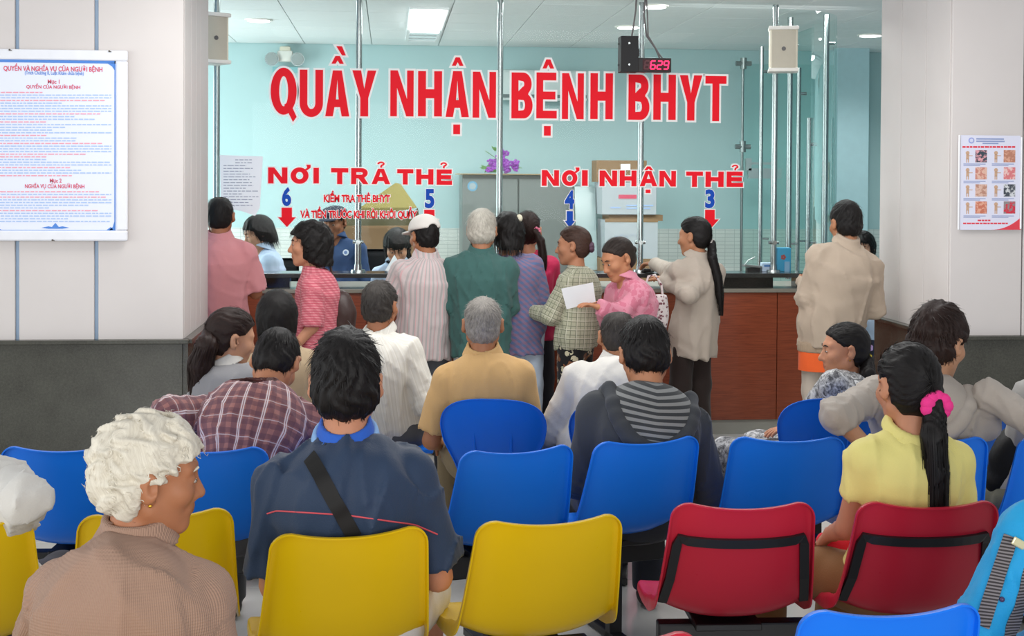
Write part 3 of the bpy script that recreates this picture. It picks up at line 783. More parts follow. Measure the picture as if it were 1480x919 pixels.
# ------------------------------------------------------------------ hygiene poster on the right pier
YR = YF-.022
ps = empty('hygiene_poster', 'laminated hand washing poster in clear sleeve on the right wall', 'poster', (0, 0, 0))
flat(ps, 'sheet', plain('poster_lavender_white', '#dedff0', .25, .5, var=.01), (1387, 1475, 196, 332), YR)
sl_ = MB()
for px0, px1, py0, py1 in ((1384, 1388, 195, 332), (1474, 1478, 198, 331)):
    q = rect_px(px0, px1, py0, py1, Y=YR-.003); sl_.box(((q[0]+q[1])/2, YR-.002, (q[2]+q[3])/2), (q[1]-q[0], .006, q[3]-q[2]), bev=.002)
sl_.build('sleeve_edge', plain('clear_sleeve_edge', '#f2f3f6', .15, .6), ps)
YQ = YR-.0008
def pflat(name, mat, px): return flat(ps, name, mat, px, YQ, .0006)
M_PTXT = plain('print_grey_blue', '#8e9cc4', .6)
rw = MB()
for (a, b_, y) in ((1411, 1451, 200.8), (1411, 1452, 204.2), (1420, 1443, 207.3)):
    q = rect_px(a, b_, y-.8, y+.8, Y=YQ); rw.box(((q[0]+q[1])/2, YQ, (q[2]+q[3])/2), (q[1]-q[0], .0006, q[3]-q[2]))
for r in range(4):
    for c in range(2):
        for k in range(2):
            a = 1392.5 if c == 0 else 1433.5; y = 237+r*25+k*2.0
            q = rect_px(a, a+32-8*k, y-.45, y+.45, Y=YQ); rw.box(((q[0]+q[1])/2, YQ, (q[2]+q[3])/2), (q[1]-q[0], .0006, q[3]-q[2]))
rw.build('print_rows', M_PTXT, ps)['kind'] = 'stuff'
hd = MB()
x = 1391.0
rng = random.Random(9)
while x < 1467:
    wd = rng.uniform(3, 6.5); q = rect_px(x, x+wd, 211, 213.6, Y=YQ); hd.box(((q[0]+q[1])/2, YQ, (q[2]+q[3])/2), (q[1]-q[0], .0006, q[3]-q[2])); x += wd+1
for (a, b_, y) in ((1413, 1432, 318.5), (1392, 1457, 322.8)):
    x = a
    while x < b_:
        wd = rng.uniform(3, 6); q = rect_px(x, min(x+wd, b_), y-1.1, y+1.1, Y=YQ); hd.box(((q[0]+q[1])/2, YQ, (q[2]+q[3])/2), (q[1]-q[0], .0006, q[3]-q[2])); x += wd+.9
hd.build('print_heading', plain('poster_red', '#e04050', .5), ps)
g = lambda x, y: (at_Y(x, y, YQ).x, at_Y(x, y, YQ).z)
rc_ = MB(); arcp = [(1432+43*t, 332-17.5*t**2.2) for t in np.linspace(0, 1, 12)]
rc_.prism([g(*p) for p in arcp]+[g(1475, 332)], YQ-.0004, YQ+.0004); rc_.build('red_corner', plain('poster_red', '#e04050', .5), ps)
lg = MB(); q = at_Y(1404, 203, YQ); lg.cyl((q.x, YQ-.0004, q.z), (q.x, YQ+.0004, q.z), .017, n=24); lo_ = lg.build('round_logo', plain('logo_lavender', '#9aa4d8', .5), ps)
MB().cyl((q.x, YQ-.0009, q.z), (q.x, YQ, q.z), .010, n=20).build('logo_centre', plain('logo_pale', '#d2d6ee', .5), lo_)
pic = [('#e3a4ac', '#3e4a56'), ('#d9a58f', '#b9806a'), ('#c98577', '#e0b7a5'), ('#d97c80', '#e9c5c0'), ('#b98a78', '#d9b6a6'), ('#d5d7da', '#4a4f58'), ('#e2a890', '#c9765f'), ('#d2374a', '#8f8a8a')]
for i, (ca, cb) in enumerate(pic):
    r, c = divmod(i, 2); X = 1409.5+c*41; Yp = 217+r*24.7
    t = NT('poster_photo'); v = t.coord(); n = t.noise(v, 60, 2, .5, .5); t.base(t.ramp(n, [(.42, lin(ca)), (.55, lin(cb))])); t.set(.4, .3)
    pflat('photo', t.m, (X, X+17, Yp, Yp+17.5))
    fg = MB(); qx, qz = g(X-11, Yp+4); s_ = .0038
    fg.cyl((qx, YQ-.0004, qz), (qx, YQ+.0004, qz), .011, n=14); fg.box((qx, YQ, qz-.022), (.016, .0008, .026)); fg.box((qx+.018, YQ, qz-.015), (.022, .0008, .004)); fg.box((qx-.005, YQ, qz-.043), (.005, .0008, .02)); fg.box((qx+.005, YQ, qz-.043), (.005, .0008, .02))
    fg.build('figure_pictogram', plain('figure_tan', '#c9a488', .5), ps)

# ------------------------------------------------------------------ wall speakers, LED queue display
def loudspeaker(label, px, Y, wd, ht, dp, rz, rx=0):
    q = at_Y(px[0], px[1], Y); o = empty('loudspeaker', label, 'speaker', q, rz, 'pale loudspeakers on the posts')
    Rz = Matrix.Rotation(-rz, 3, 'Z'); pxx = min(post_x, key=lambda v: abs(v-q.x))
    bx = MB().box((0, .0, 0), (wd, dp, ht), bev=.02, seg=3); b_ = bx.build('cabinet', M_CREAMP, o, True)
    gr = MB(); n = 9
    pts = [(-wd*.42+wd*.84*k/n, -dp/2-.012*math.sin(math.pi*k/n)) for k in range(n+1)]
    for k in range(n):
        for z0, z1 in ((-ht*.42, ht*.42),):
            gr.quad((pts[k][0], pts[k][1], z0), (pts[k+1][0], pts[k+1][1], z0), (pts[k+1][0], pts[k+1][1], z1), (pts[k][0], pts[k][1], z1))
    gr.box((0, -dp/2-.0, 0), (wd*.84, .008, ht*.84), bev=.004)
    gr.build('grille', M_GREYP, o, True)
    MB().cyl((0, -dp/2-.016, 0), (0, -dp/2-.008, 0), .014, n=14).build('badge', plain('dark_badge', '#5b5a5a', .4), o)
    for z in (ht/2-.012, -ht/2+.012):
        MB().box((0, -.004, z), (wd+.012, dp+.03, .026), bev=.008).build('end_cap', M_WHITEP, o, True)
    br = MB().box((0, dp/2+.02, 0), (.03, .05, .16)); br.cyl((0, dp/2+.05, -.1), (0, dp/2+.05, .1), .014, n=12); br.tube([(0, dp/2+.04, 0), Rz @ Vector((pxx-q.x, 9.05-q.y, 0))], .012, 8); br.build('bracket', M_STEEL, o)
    return o
loudspeaker('cream loudspeaker on the post beside the left wall', (303, 56), 8.72, .20, .32, .15, math.radians(35))
loudspeaker('cream loudspeaker high on the post by the curved glass', (1132, 72), 8.80, .185, .30, .14, math.radians(-14))
sb = empty('speaker_box', 'black speaker box mounted on the steel post by the red number display', 'speaker', at_Y(908, 79, 8.82))
MB().box((0, 0, 0), (.118, .12, .236), bev=.004).build('cabinet', plain('black_speaker_case', '#2a2a2b', .6, .3, bump=.3, bscale=300), sb)
for z in (.07, -.07):
    MB().cyl((-.004, -.064, z), (-.004, -.058, z), .007, n=10).build('screw_cap', M_STEEL, sb)
    MB().cyl((-.07, 0, z), (-.059, 0, z), .006, n=8).build('side_screw', M_STEEL, sb)
MB().box((.06, .09, .02), (.05, .08, .05)).build('bracket', M_BLACK, sb)
dsp = empty('queue_display', 'black LED display showing glowing red number 629 beside speaker box', 'display', at_Y(945, 94.5, 8.82))
MB().box((0, 0, 0), (.222, .06, .094), bev=.003).build('case', plain('black_display_case', '#1d1b1d', .45), dsp)
MB().box((.012, -.031, 0), (.185, .004, .074)).build('red_window', plain('dark_red_window', '#3d0a14', .15), dsp)
led = emit('red_led', '#ff2a5a', 3.2); dim = plain('unlit_led', '#5c1020', .3)
SEG = {'6': 'acdefg', '2': 'abdeg', '9': 'abcdfg', '8': 'abcdefg'}
def digit(ch, cx, mat, nm):
    w_, h_, t_ = .030, .052, .0075; m = MB()
    sh = lambda x, z: (cx+x+z*.12, z)
    bars = {'a': ((-w_/2, h_/2), (w_/2, h_/2)), 'g': ((-w_/2, 0), (w_/2, 0)), 'd': ((-w_/2, -h_/2), (w_/2, -h_/2)),
            'f': ((-w_/2, 0), (-w_/2, h_/2)), 'b': ((w_/2, 0), (w_/2, h_/2)), 'e': ((-w_/2, -h_/2), (-w_/2, 0)), 'c': ((w_/2, -h_/2), (w_/2, 0))}
    for s_ in SEG[ch]:
        (ax, az), (bx_, bz) = bars[s_]
        if az == bz: lp = [(ax+.002, az-t_/2), (bx_-.002, az-t_/2), (bx_-.002, az+t_/2), (ax+.002, az+t_/2)]
        else: lp = [(ax-t_/2, az+.002), (ax+t_/2, az+.002), (bx_+t_/2, bz-.002), (bx_-t_/2, bz-.002)]
        m.prism([sh(*p) for p in lp], -.036, -.033)
    m.build(nm, mat, dsp)
for ch, cx, mt in (('8', -.052, dim), ('6', -.012, led), ('2', .032, led), ('9', .076, led)): digit(ch, cx, mt, 'digit')
cb = MB(); q = at_Y(926, 60, 8.86)
cb.tube([(q.x-.03, q.y, 2.95), (q.x-.035, q.y, 2.85), (q.x-.05, q.y, 2.74), (q.x-.06, q.y, 2.68)], .006)
cb.tube([(q.x+.03, q.y, 2.95), (q.x+.02, q.y, 2.82), (q.x+.04, q.y, 2.68), (q.x+.10, q.y, 2.60), (q.x+.13, q.y, 2.53)], .006)
cb.tube([(q.x+.035, q.y, 2.95), (q.x+.045, q.y, 2.8), (q.x+.05, q.y, 2.68), (q.x+.12, q.y, 2.57), (q.x+.15, q.y, 2.53)], .005)
tag(cb.build('speaker_cable', plain('grey_cable', '#6a6666', .5), None, True), 'grey cables hanging down the post to the display', 'cable')

# ------------------------------------------------------------------ things in the office
q0 = at_Y(668, 252, 12.0); q1 = at_Y(830, 252, 12.0); hz = q0.z
cbn = empty('steel_cabinet', 'tall grey two-door steel cabinet against the aqua wall', 'cabinet', ((q0.x+q1.x)/2, 12.0, 0)); wd = q1.x-q0.x
M_CAB = plain('grey_cabinet_paint', '#7c8380', .4)
MB().box((0, .23, hz/2), (wd, .44, hz), bev=.006).build('body', M_CAB, cbn)
for sx in (-1, 1):
    d_ = MB().box((sx*wd*.25, -.0, hz/2), (wd*.5-.012, .022, hz-.07), bev=.004).build('door', M_CAB, cbn)
    MB().box((sx*.05, -.02, hz*.55), (.02, .02, .12), bev=.004).build('handle', M_STEEL, d_)
qs = at_Y(683, 269, 11.98)
st_ = MB().cyl((qs.x-cbn.location.x, -.014, qs.z), (qs.x-cbn.location.x, -.010, qs.z), .045, n=28).build('round_sticker', plain('pale_blue_sticker', '#6ea6c4', .4), cbn)
MB().cyl((qs.x-cbn.location.x, -.017, qs.z), (qs.x-cbn.location.x, -.013, qs.z), .030, n=24).build('sticker_centre', plain('sticker_white', '#a3b3b8', .4), st_)
tag(MB().box(((q0.x+q1.x)/2-.1, 12.1, hz+.004), (wd*.9, .34, .008)).build('cardboard_sheet', plain('tan_cardboard', '#b79f74', .8)), 'flat cardboard sheet lying on the steel cabinet', 'cardboard')
# orchid sprig
orr = empty('orchid_spray', 'purple artificial orchid spray lying on the steel cabinet', 'flowers', (at_Y(720, 250, 11.95).x, 11.95, hz+.009))
rng = random.Random(2); M_ORC = plain('orchid_purple', '#9c4fb5', .6, var=.25, scale=40); M_LEAF = plain('orchid_leaf', '#6f9a5e', .6)
stm = MB()
for k in range(4):
    a = -.15+.12*k; stm.tube([(-.12, 0, .01), (-.05+a*.3, 0, .07), (.05+a*.4, .0, .13-.02*k), (.02+a*.9, -.02, .2-.05*k)], .004, 6)
stm.build('stem', M_LEAF, orr, True)
for k in range(34):
    fx = rng.uniform(-.10, .17); fz = rng.uniform(.02, .11) if k < 24 else rng.uniform(.1, .2)
    if k >= 24: fx = rng.uniform(-.02, .08)
    fl_ = MB(); c = Vector((fx, rng.uniform(-.05, .03), fz))
    for p_ in range(5):
        an = p_*2*math.pi/5+rng.random(); fl_.sph(c+Vector((math.cos(an)*.016, -.004, math.sin(an)*.016)), (.014, .005, .011), 8)
    fl_.build('blossom', M_ORC, orr, True)
for k in range(9):
    fl_ = MB(); an = rng.uniform(2.2, 3.6); L_ = rng.uniform(.07, .13); x = -.07+.01*k
    fl_.tube([(x, -.01, .01), (x+math.cos(an)*L_*.5, -.02, .05), (x+math.cos(an)*L_, -.03, .03+.05*rng.random())], [.004, .013, .002], 6); fl_.build('leaf', M_LEAF, orr, True)
fl_ = MB()
for k in range(5): fl_.tube([(-.03, 0, .2), (-.045+.012*k, -.01, .225+.008*(k % 2)), (-.06+.025*k, -.01, .245-.01*k)], [.003, .009, .002], 6)
fl_.build('leaf', M_LEAF, orr, True)
# stacked cartons right of the cabinet
def carton(label, px, Y, dp, mat, tape=None, stripe=None):
    x0, x1, z0, z1 = rect_px(*px, Y=Y); o = empty('carton', label, 'box', ((x0+x1)/2, Y+dp/2, z0), group='cartons stacked in the office')
    MB().box((0, 0, (z1-z0)/2), (x1-x0, dp, z1-z0), bev=.004).build('box', mat, o)
    return o, x0, x1, z0, z1
M_CARD = plain('brown_carton', '#94785a', .8, .2, bump=.1); M_WCARD = plain('white_carton', '#b9c0c4', .7, .2)
ZT = at_Y(900, 394, 11.5).z
o, *_ = carton('plain brown carton under the two white cartons', (866, 952, 374, 543), 11.5, .45, M_CARD)
o, x0, x1, z0, z1 = carton('white carton second from the top of the stack', (874, 951, 318, 374), 11.5, .42, M_WCARD)
MB().box((0, -.211, z1-z0+.0-.004), (x1-x0, .004, .03)).build('brown_flap', M_CARD, o)
for k in range(5): MB().box((-.13+.045*k, -.212, (z1-z0)*.58+.01*(k % 2)), (.03, .002, .006), rot=Matrix.Rotation(.3*(-1)**k, 3, 'Y')).build('pen_writing', plain('pen_blue', '#8fa0b8', .6), o)
MB().box((.09, -.212, .06), (.02, .002, .03)).build('red_mark', M_PRED, o)
o, x0, x1, z0, z1 = carton('white carton with red printed strip on top of the stack', (870, 949, 264, 310), 11.5, .42, M_WCARD)
sx0, sx1, sz0, sz1 = rect_px(894, 920, 281.5, 287, Y=11.5)
MB().box(((sx0+sx1)/2-o.location.x, -.212, (sz0+sz1)/2-z0), (sx1-sx0, .003, sz1-sz0)).build('red_strip', M_PRED, o)
for a_, b_, c_2 in ((882, 897, 300), (905, 944, 297), (905, 940, 301)):
    sx0, sx1, sz0, sz1 = rect_px(a_, b_, c_2-.9, c_2+.9, Y=11.5); MB().box(((sx0+sx1)/2-o.location.x, -.212, (sz0+sz1)/2-z0), (sx1-sx0, .003, sz1-sz0)).build('printed_line', M_PBLUE, o)
tag(flat(None, 'carton', M_CARD, (875, 952, 310, 318), 11.72, .36), 'thin brown carton squeezed between the two white cartons', 'box', 'cartons stacked in the office')
o, x0, x1, z0, z1 = carton('open brown carton with white label standing on the white cartons', (862, 935, 232, 263), 11.62, .28, M_CARD)
sx0, sx1, sz0, sz1 = rect_px(897, 911, 237, 246, Y=11.62); MB().box(((sx0+sx1)/2-o.location.x, -.142, (sz0+sz1)/2-z0), (sx1-sx0, .003, sz1-sz0)).build('label', M_PAPER, o)
# leaning grey acrylic sheet left of the cartons
q0 = at_Y(832, 250, 11.7); q1 = at_Y(864, 395, 11.7)
tag(MB().box(((q0.x+q1.x)/2, 11.75, 1.3), (q1.x-q0.x-.02, .02, .75), rot=Matrix.Rotation(-.25, 3, 'X')).build('acrylic_sheet', plain('grey_green_acrylic', '#9fb3b3', .2)), 'grey acrylic sheet leaning between cabinet and cartons', 'sheet')
# large open cardboard box on the left
ob_ = empty('open_carton', 'large open brown carton with raised flaps behind the guard', 'box', at_Y(548, 400, 11.3)); ob_.location.z = 0
x0, x1, z0, z1 = rect_px(492, 600, 326, 400, Y=11.1); cx = (x0+x1)/2-ob_.location.x
MB().box((cx, 0, (z1)/2), (x1-x0, .4, z1), bev=.004).build('box', M_CARD, ob_)
g2 = lambda x, y, Y: Vector((at_Y(x, y, Y).x, Y, at_Y(x, y, Y).z))-ob_.location
def sheet(name, pts, mat, parent, th=.008):
    bm = bmesh.new(); vs_ = [bm.verts.new(p) for p in pts]; bm.faces.new(vs_); bmesh.ops.solidify(bm, geom=bm.faces[:], thickness=th)
    me = bpy.data.meshes.new(name); bm.to_mesh(me); bm.free(); return link(name, me, mat, parent)
sheet('flap', [g2(494, 326, 11.09), g2(598, 326, 11.09), g2(596, 316, 11.02), g2(498, 310, 11.0)], plain('pale_carton_edge', '#9f9a80', .8), ob_)
sheet('flap', [g2(510, 318, 11.2), g2(603, 300, 11.2), g2(579, 266, 11.35), g2(572, 264, 11.35), g2(520, 300, 11.3)], plain('olive_carton_flap', '#8d8148', .8), ob_)
sheet('flap', [g2(600, 326, 11.1), g2(608, 330, 11.3), g2(604, 300, 11.3), g2(598, 306, 11.1)], M_CARD, ob_)
# air conditioner, emergency lamp, exhaust
q0 = at_Y(720, 101, 12.35); q1 = at_Y(851, 146, 12.35)
ac = empty('air_conditioner', 'white split air conditioner on the aqua wall behind the lettering', 'air conditioner', ((q0.x+q1.x)/2, 12.3, q1.z))
wd = q1.x-q0.x; ht = q0.z-q1.z
MB().box((0, .05, ht/2), (wd, .19, ht), bev=.03, seg=3).build('body', plain('ac_white', '#cfdcda', .4), ac, True)
MB().box((0, -.042, ht*.12), (wd*.92, .012, .03)).build('louvre', plain('ac_dark_slot', '#6f7d7d', .5), ac)
MB().box((0, -.046, ht*.02), (wd*.92, .012, .018)).build('louvre', plain('ac_white', '#cfdcda', .4), ac)
q = at_Y(412, 86, 12.4)
em = empty('emergency_lamp', 'twin-headed white emergency lamp on the aqua wall', 'lamp', q)
MB().box((0, .02, .03), (.14, .09, .10), bev=.015).build('battery_case', M_WHITEP, em, True)
MB().box((0, .02, .09), (.10, .06, .06), bev=.015).build('top_case', M_CREAMP, em, True)
MB().box((0, .03, -.09), (.23, .02, .05)).build('base_plate', plain('pale_teal_label', '#8fc4c8', .5), em)
for sx in (-1, 1):
    hd_ = MB().cyl((sx*.115, -.05, 0), (sx*.115, .02, 0), .062, .04, 20).build('lamp_head', M_STEEL, em, True)
    MB().cyl((sx*.115, -.056, 0), (sx*.115, -.05, 0), .052, .055, 20).build('lens', plain('lamp_lens', '#9aa3a2', .2), hd_, True)
# paper taped inside the glass on the left
YPp = YG+.012
pp = empty('taped_notice', 'white printed paper sheet taped on the glass beside left post', 'paper', (0, 0, 0))
g = lambda x, y, Y=YPp: (at_Y(x, y, Y).x, at_Y(x, y, Y).z)
m = MB(); m.prism([g(318, 224), g(380.5, 226), g(376, 300), g(369, 312), g(350, 305), g(332, 302), g(320, 298)], YG-.0085, YG-.0075); m.build('sheet', M_PAPER, pp)
m = MB(); rng = random.Random(3)
for k in range(17):
    y = 231+k*4.1; x = 340 if k < 2 else 323
    e = 364 if k < 2 else rng.uniform(350, 374)
    while x < e:
        wl = rng.uniform(3, 9); a, b_ = g(x, y+.5, YG-.009), g(min(x+wl, e), y-.5, YG-.009); m.box(((a[0]+b_[0])/2, YG-.009, (a[1]+b_[1])/2), (b_[0]-a[0], .0006, abs(b_[1]-a[1]))); x += wl+1.4
m.build('print_rows', plain('print_grey', '#9ea2b4', .6), pp)['kind'] = 'stuff'
# things on the counter at the right
def on_shelf(px): return at_z(px, 392, 1.10)
ZS = 1.10; YS = YC+.14
bxo = empty('tissue_carton', 'upright light blue carton with red flower on the counter', 'box', (at_Y(1131, 380, YS).x, YS, ZS))
MB().box((0, 0, .082), (.098, .07, .164), bev=.003).build('box', plain('sky_blue_carton', '#4fb0dd', .4), bxo)
f_ = MB()
for k in range(5): f_.cyl((-.005+.011*math.cos(k*1.257), -.0365, .10+.011*math.sin(k*1.257)), (-.005+.011*math.cos(k*1.257), -.0352, .10+.011*math.sin(k*1.257)), .008, n=10)
f_.build('printed_flower', plain('flower_red', '#d0605a', .5), bxo)
MB().box((.02, -.04, .035), (.035, .008, .07)).build('label', plain('pale_blue_label', '#a9cdf0', .4), bxo)
bx2 = empty('small_carton', 'small white and blue carton on the counter beside the post foot', 'box', (at_Y(1108, 386, YS).x, YS, ZS))
MB().box((0, 0, .03), (.078, .06, .06), bev=.003).build('box', plain('bluish_white_carton', '#c5d8ee', .4), bx2)
MB().box((.004, -.031, .04), (.06, .003, .014)).build('printed_band', plain('band_blue', '#5a86c4', .4), bx2)
tr_ = empty('metal_stand', 'angled grey steel stand on a black block on the counter', 'stand', (at_Y(1087, 386, YS).x, YS, ZS))
MB().box((.005, 0, .013), (.09, .05, .026)).build('block', M_BLACK, tr_)
MB().box((0, 0, .036), (.125, .07, .016), bev=.004, rot=Matrix.Rotation(.10, 3, 'Y')).build('plate', plain('dull_stand_steel', '#8a8d8c', .35, .5, .7), tr_)
m = MB(); m.tube([(-.055, 0, .04), (-.03, 0, .075), (.0, 0, .09), (.02, 0, .10)], .005, 8); m.build('arm', M_STEEL, tr_, True)

# ------------------------------------------------------------------ implicit-surface figures (numpy surface nets)
f32 = np.float32
def V3(*a): return np.array(a if len(a) > 1 else a[0], f32)
def unit(a): a = np.asarray(a, f32); return a/(np.linalg.norm(a)+1e-9)
def smin(a, b, k):
    h = np.clip(.5+.5*(b-a)/k, 0, 1); return b*(1-h)+a*h-k*h*(1-h)
def smax(a, b, k): return -smin(-a, -b, k)
def cone(P, a, b, ra, rb):
    ba = b-a; L2 = float(ba @ ba)+1e-9; t = np.clip(((P-a) @ ba)/L2, 0, 1)
    q = P-a-t[:, None]*ba; return np.sqrt((q*q).sum(1))-(ra+(rb-ra)*t)
def ell(P, c, r, R=None):
    q = P-c
    if R is not None: q = q @ R
    r = np.asarray(r, f32); k0 = np.sqrt(((q/r)**2).sum(1))+1e-6; k1 = np.sqrt(((q/(r*r))**2).sum(1))+1e-6
    return k0*(k0-1)/k1
def rotm(yaw=0, pitch=0, roll=0):
    """yaw left+, pitch down(forward)+, roll right ear down+, degrees; columns are right, forward, up"""
    y, p, r = [math.radians(a) for a in (yaw, pitch, roll)]
    return np.array(Matrix.Rotation(y, 3, 'Z') @ Matrix.Rotation(-p, 3, 'X') @ Matrix.Rotation(r, 3, 'Y'), f32)
def wob(P, f, seed):
    r = np.random.RandomState(seed); A = r.randn(3, 4).astype(f32); A /= np.linalg.norm(A, axis=0); q = (P @ A)*f+r.rand(4).astype(f32)*6
    return .5*(np.sin(q[:, 0]+1.8*np.sin(.6*q[:, 1]+.5*q[:, 3]))+np.sin(q[:, 2]+1.5*np.sin(.7*q[:, 0])))
def axis(lo, hi, h, fine):
    out = [lo]
    while out[-1] < hi:
        x = out[-1]; st = h
        for a, b, hf in fine:
            if a-.01 <= x < b: st = min(st, hf)
        out.append(x+st)
    while len(out) % 4 != 1: out.append(out[-1]+h)
    return np.array(out, f32)
def sdf_mesh(fn, lo, hi, h, fine=None):
    fine = fine or []
    ax = [axis(lo[i], hi[i], h, [(f[0][i], f[1][i], f[2]) for f in fine]) for i in range(3)]
    xs, ys, zs = ax; st = 4
    cx, cy, cz = xs[::st], ys[::st], zs[::st]
    G = np.stack(np.meshgrid(cx, cy, cz, indexing='ij'), -1).reshape(-1, 3)
    d0 = fn(G).reshape(len(cx), len(cy), len(cz)).astype(f32); a = np.abs(d0)
    mn = a[:-1, :-1, :-1]
    for i in (0, 1):
        for j in (0, 1):
            for k in (0, 1): mn = np.minimum(mn, a[i:a.shape[0]-1+i, j:a.shape[1]-1+j, k:a.shape[2]-1+k])
    dg = np.sqrt(np.diff(cx)[:, None, None]**2+np.diff(cy)[None, :, None]**2+np.diff(cz)[None, None, :]**2)
    act = mn < dg*.85+.004
    m = np.zeros((len(xs), len(ys), len(zs)), bool)
    up = act.repeat(st, 0).repeat(st, 1).repeat(st, 2); X, Y_, Z = up.shape
    for i in (0, 1):
        for j in (0, 1):
            for k in (0, 1): m[i:X+i, j:Y_+j, k:Z+k] |= up
    D = np.full(m.shape, 1, f32)
    sg = np.sign(d0); r = sg.repeat(st, 0).repeat(st, 1).repeat(st, 2)[:len(xs), :len(ys), :len(zs)]; D[:r.shape[0], :r.shape[1], :r.shape[2]] = r
    i, j, k = np.nonzero(m); P = np.stack([xs[i], ys[j], zs[k]], 1)
    D[i, j, k] = fn(P)
    return nets(xs, ys, zs, D)
def nets(xs, ys, zs, D):
    S = D < 0
    c = np.zeros(tuple(n-1 for n in S.shape), np.int8); sl = lambda o, n: slice(o, n-1+o)
    nx, ny, nz = S.shape
    for i in (0, 1):
        for j in (0, 1):
            for k in (0, 1): c += S[sl(i, nx), sl(j, ny), sl(k, nz)]
    act = (c > 0) & (c < 8); I, J, K = np.nonzero(act); n = len(I)
    idx = np.full(act.shape, -1, np.int32); idx[I, J, K] = np.arange(n)
    pos = np.zeros((n, 3), f32); cnt = np.zeros(n, f32); ax = (xs, ys, zs)
    cor = [(i, j, k) for i in (0, 1) for j in (0, 1) for k in (0, 1)]
    for a in cor:
        for d in range(3):
            if a[d]: continue
            b = list(a); b[d] = 1
            da = D[I+a[0], J+a[1], K+a[2]]; db = D[I+b[0], J+b[1], K+b[2]]
            m = (da < 0) != (db < 0); t = np.where(m, da/(da-db+1e-12), 0)
            for q, (ix, o, e) in enumerate(zip((I, J, K), a, b)):
                A = ax[q][ix+o]; B = ax[q][ix+e]; pos[:, q] += np.where(m, A+(B-A)*t, 0)
            cnt += m
    pos /= cnt[:, None]
    F_ = []
    def add(E, flip, c0, c1, c2, c3):
        q = np.stack([c0, c1, c2, c3], 1); q[flip] = q[flip][:, ::-1]; F_.append(q)
    e = S[:-1, 1:-1, 1:-1] != S[1:, 1:-1, 1:-1]; i, j, k = np.nonzero(e); fl = ~S[i, j+1, k+1]
    add(e, fl, idx[i, j, k], idx[i, j+1, k], idx[i, j+1, k+1], idx[i, j, k+1])
    e = S[1:-1, :-1, 1:-1] != S[1:-1, 1:, 1:-1]; i, j, k = np.nonzero(e); fl = S[i+1, j, k+1]
    add(e, fl, idx[i, j, k], idx[i+1, j, k], idx[i+1, j, k+1], idx[i, j, k+1])
    e = S[1:-1, 1:-1, :-1] != S[1:-1, 1:-1, 1:]; i, j, k = np.nonzero(e); fl = ~S[i+1, j+1, k]
    add(e, fl, idx[i, j, k], idx[i+1, j, k], idx[i+1, j+1, k], idx[i, j+1, k])
    Fc = np.concatenate(F_) if F_ else np.zeros((0, 4), np.int32)
    Fc = Fc[(Fc >= 0).all(1)]
    return pos, Fc
def np_mesh(name, V, Fc, attrs=None, extra=None):
    V = np.asarray(V, f32); Fc = np.asarray(Fc, np.int32)
    if extra:
        for ev, ef in extra:
            Fc = np.concatenate([Fc, np.asarray(ef, np.int32)+len(V)]); V = np.concatenate([V, ev])
    me = bpy.data.meshes.new(name); me.vertices.add(len(V)); me.vertices.foreach_set('co', V.ravel())
    me.loops.add(Fc.size); me.loops.foreach_set('vertex_index', Fc.ravel())
    me.polygons.add(len(Fc)); me.polygons.foreach_set('loop_start', np.arange(0, Fc.size, 4, dtype=np.int32))
    me.polygons.foreach_set('use_smooth', np.ones(len(Fc), bool))
    me.update(calc_edges=True)
    for k, A in (attrs or {}).items():
        A = np.asarray(A, f32)
        if A.ndim == 1:
            at = me.attributes.new(k, 'FLOAT', 'POINT'); B = np.zeros(len(V), f32); B[:len(A)] = A; at.data.foreach_set('value', B)
        else:
            at = me.attributes.new(k, 'FLOAT_VECTOR', 'POINT'); B = np.zeros((len(V), 3), f32); B[:len(A)] = A; at.data.foreach_set('vector', B.ravel())
    return me
def np_tube(pts, rs, n=7):
    pts = np.asarray(pts, f32); m = len(pts); V = []; prev = None
    for i in range(m):
        t = unit(pts[min(i+1, m-1)]-pts[max(i-1, 0)])
        if prev is None:
            a = np.cross(t, V3(0, 0, 1))
            if np.linalg.norm(a) < .1: a = np.cross(t, V3(1, 0, 0))
        else: a = prev-t*(prev @ t)
        a = unit(a); prev = a; b = np.cross(t, a)
        for k in range(n):
            an = 2*math.pi*k/n; V.append(pts[i]+(a*math.cos(an)+b*math.sin(an))*rs[i])
    Fc = []
    for i in range(m-1):
        for k in range(n): Fc.append((i*n+k, i*n+(k+1) % n, (i+1)*n+(k+1) % n, (i+1)*n+k))
    V.append(pts[-1]+unit(pts[-1]-pts[-2])*rs[-1]*.6); e = len(V)-1
    for k in range(0, n, 1): Fc.append(((m-1)*n+k, (m-1)*n+(k+1) % n, e, e))
    Fc = [f if f[2] != f[3] else (f[0], f[1], f[2], f[2]) for f in Fc]
    return np.array(V, f32), np.array([f for f in Fc if f[2] != f[3]], np.int32)

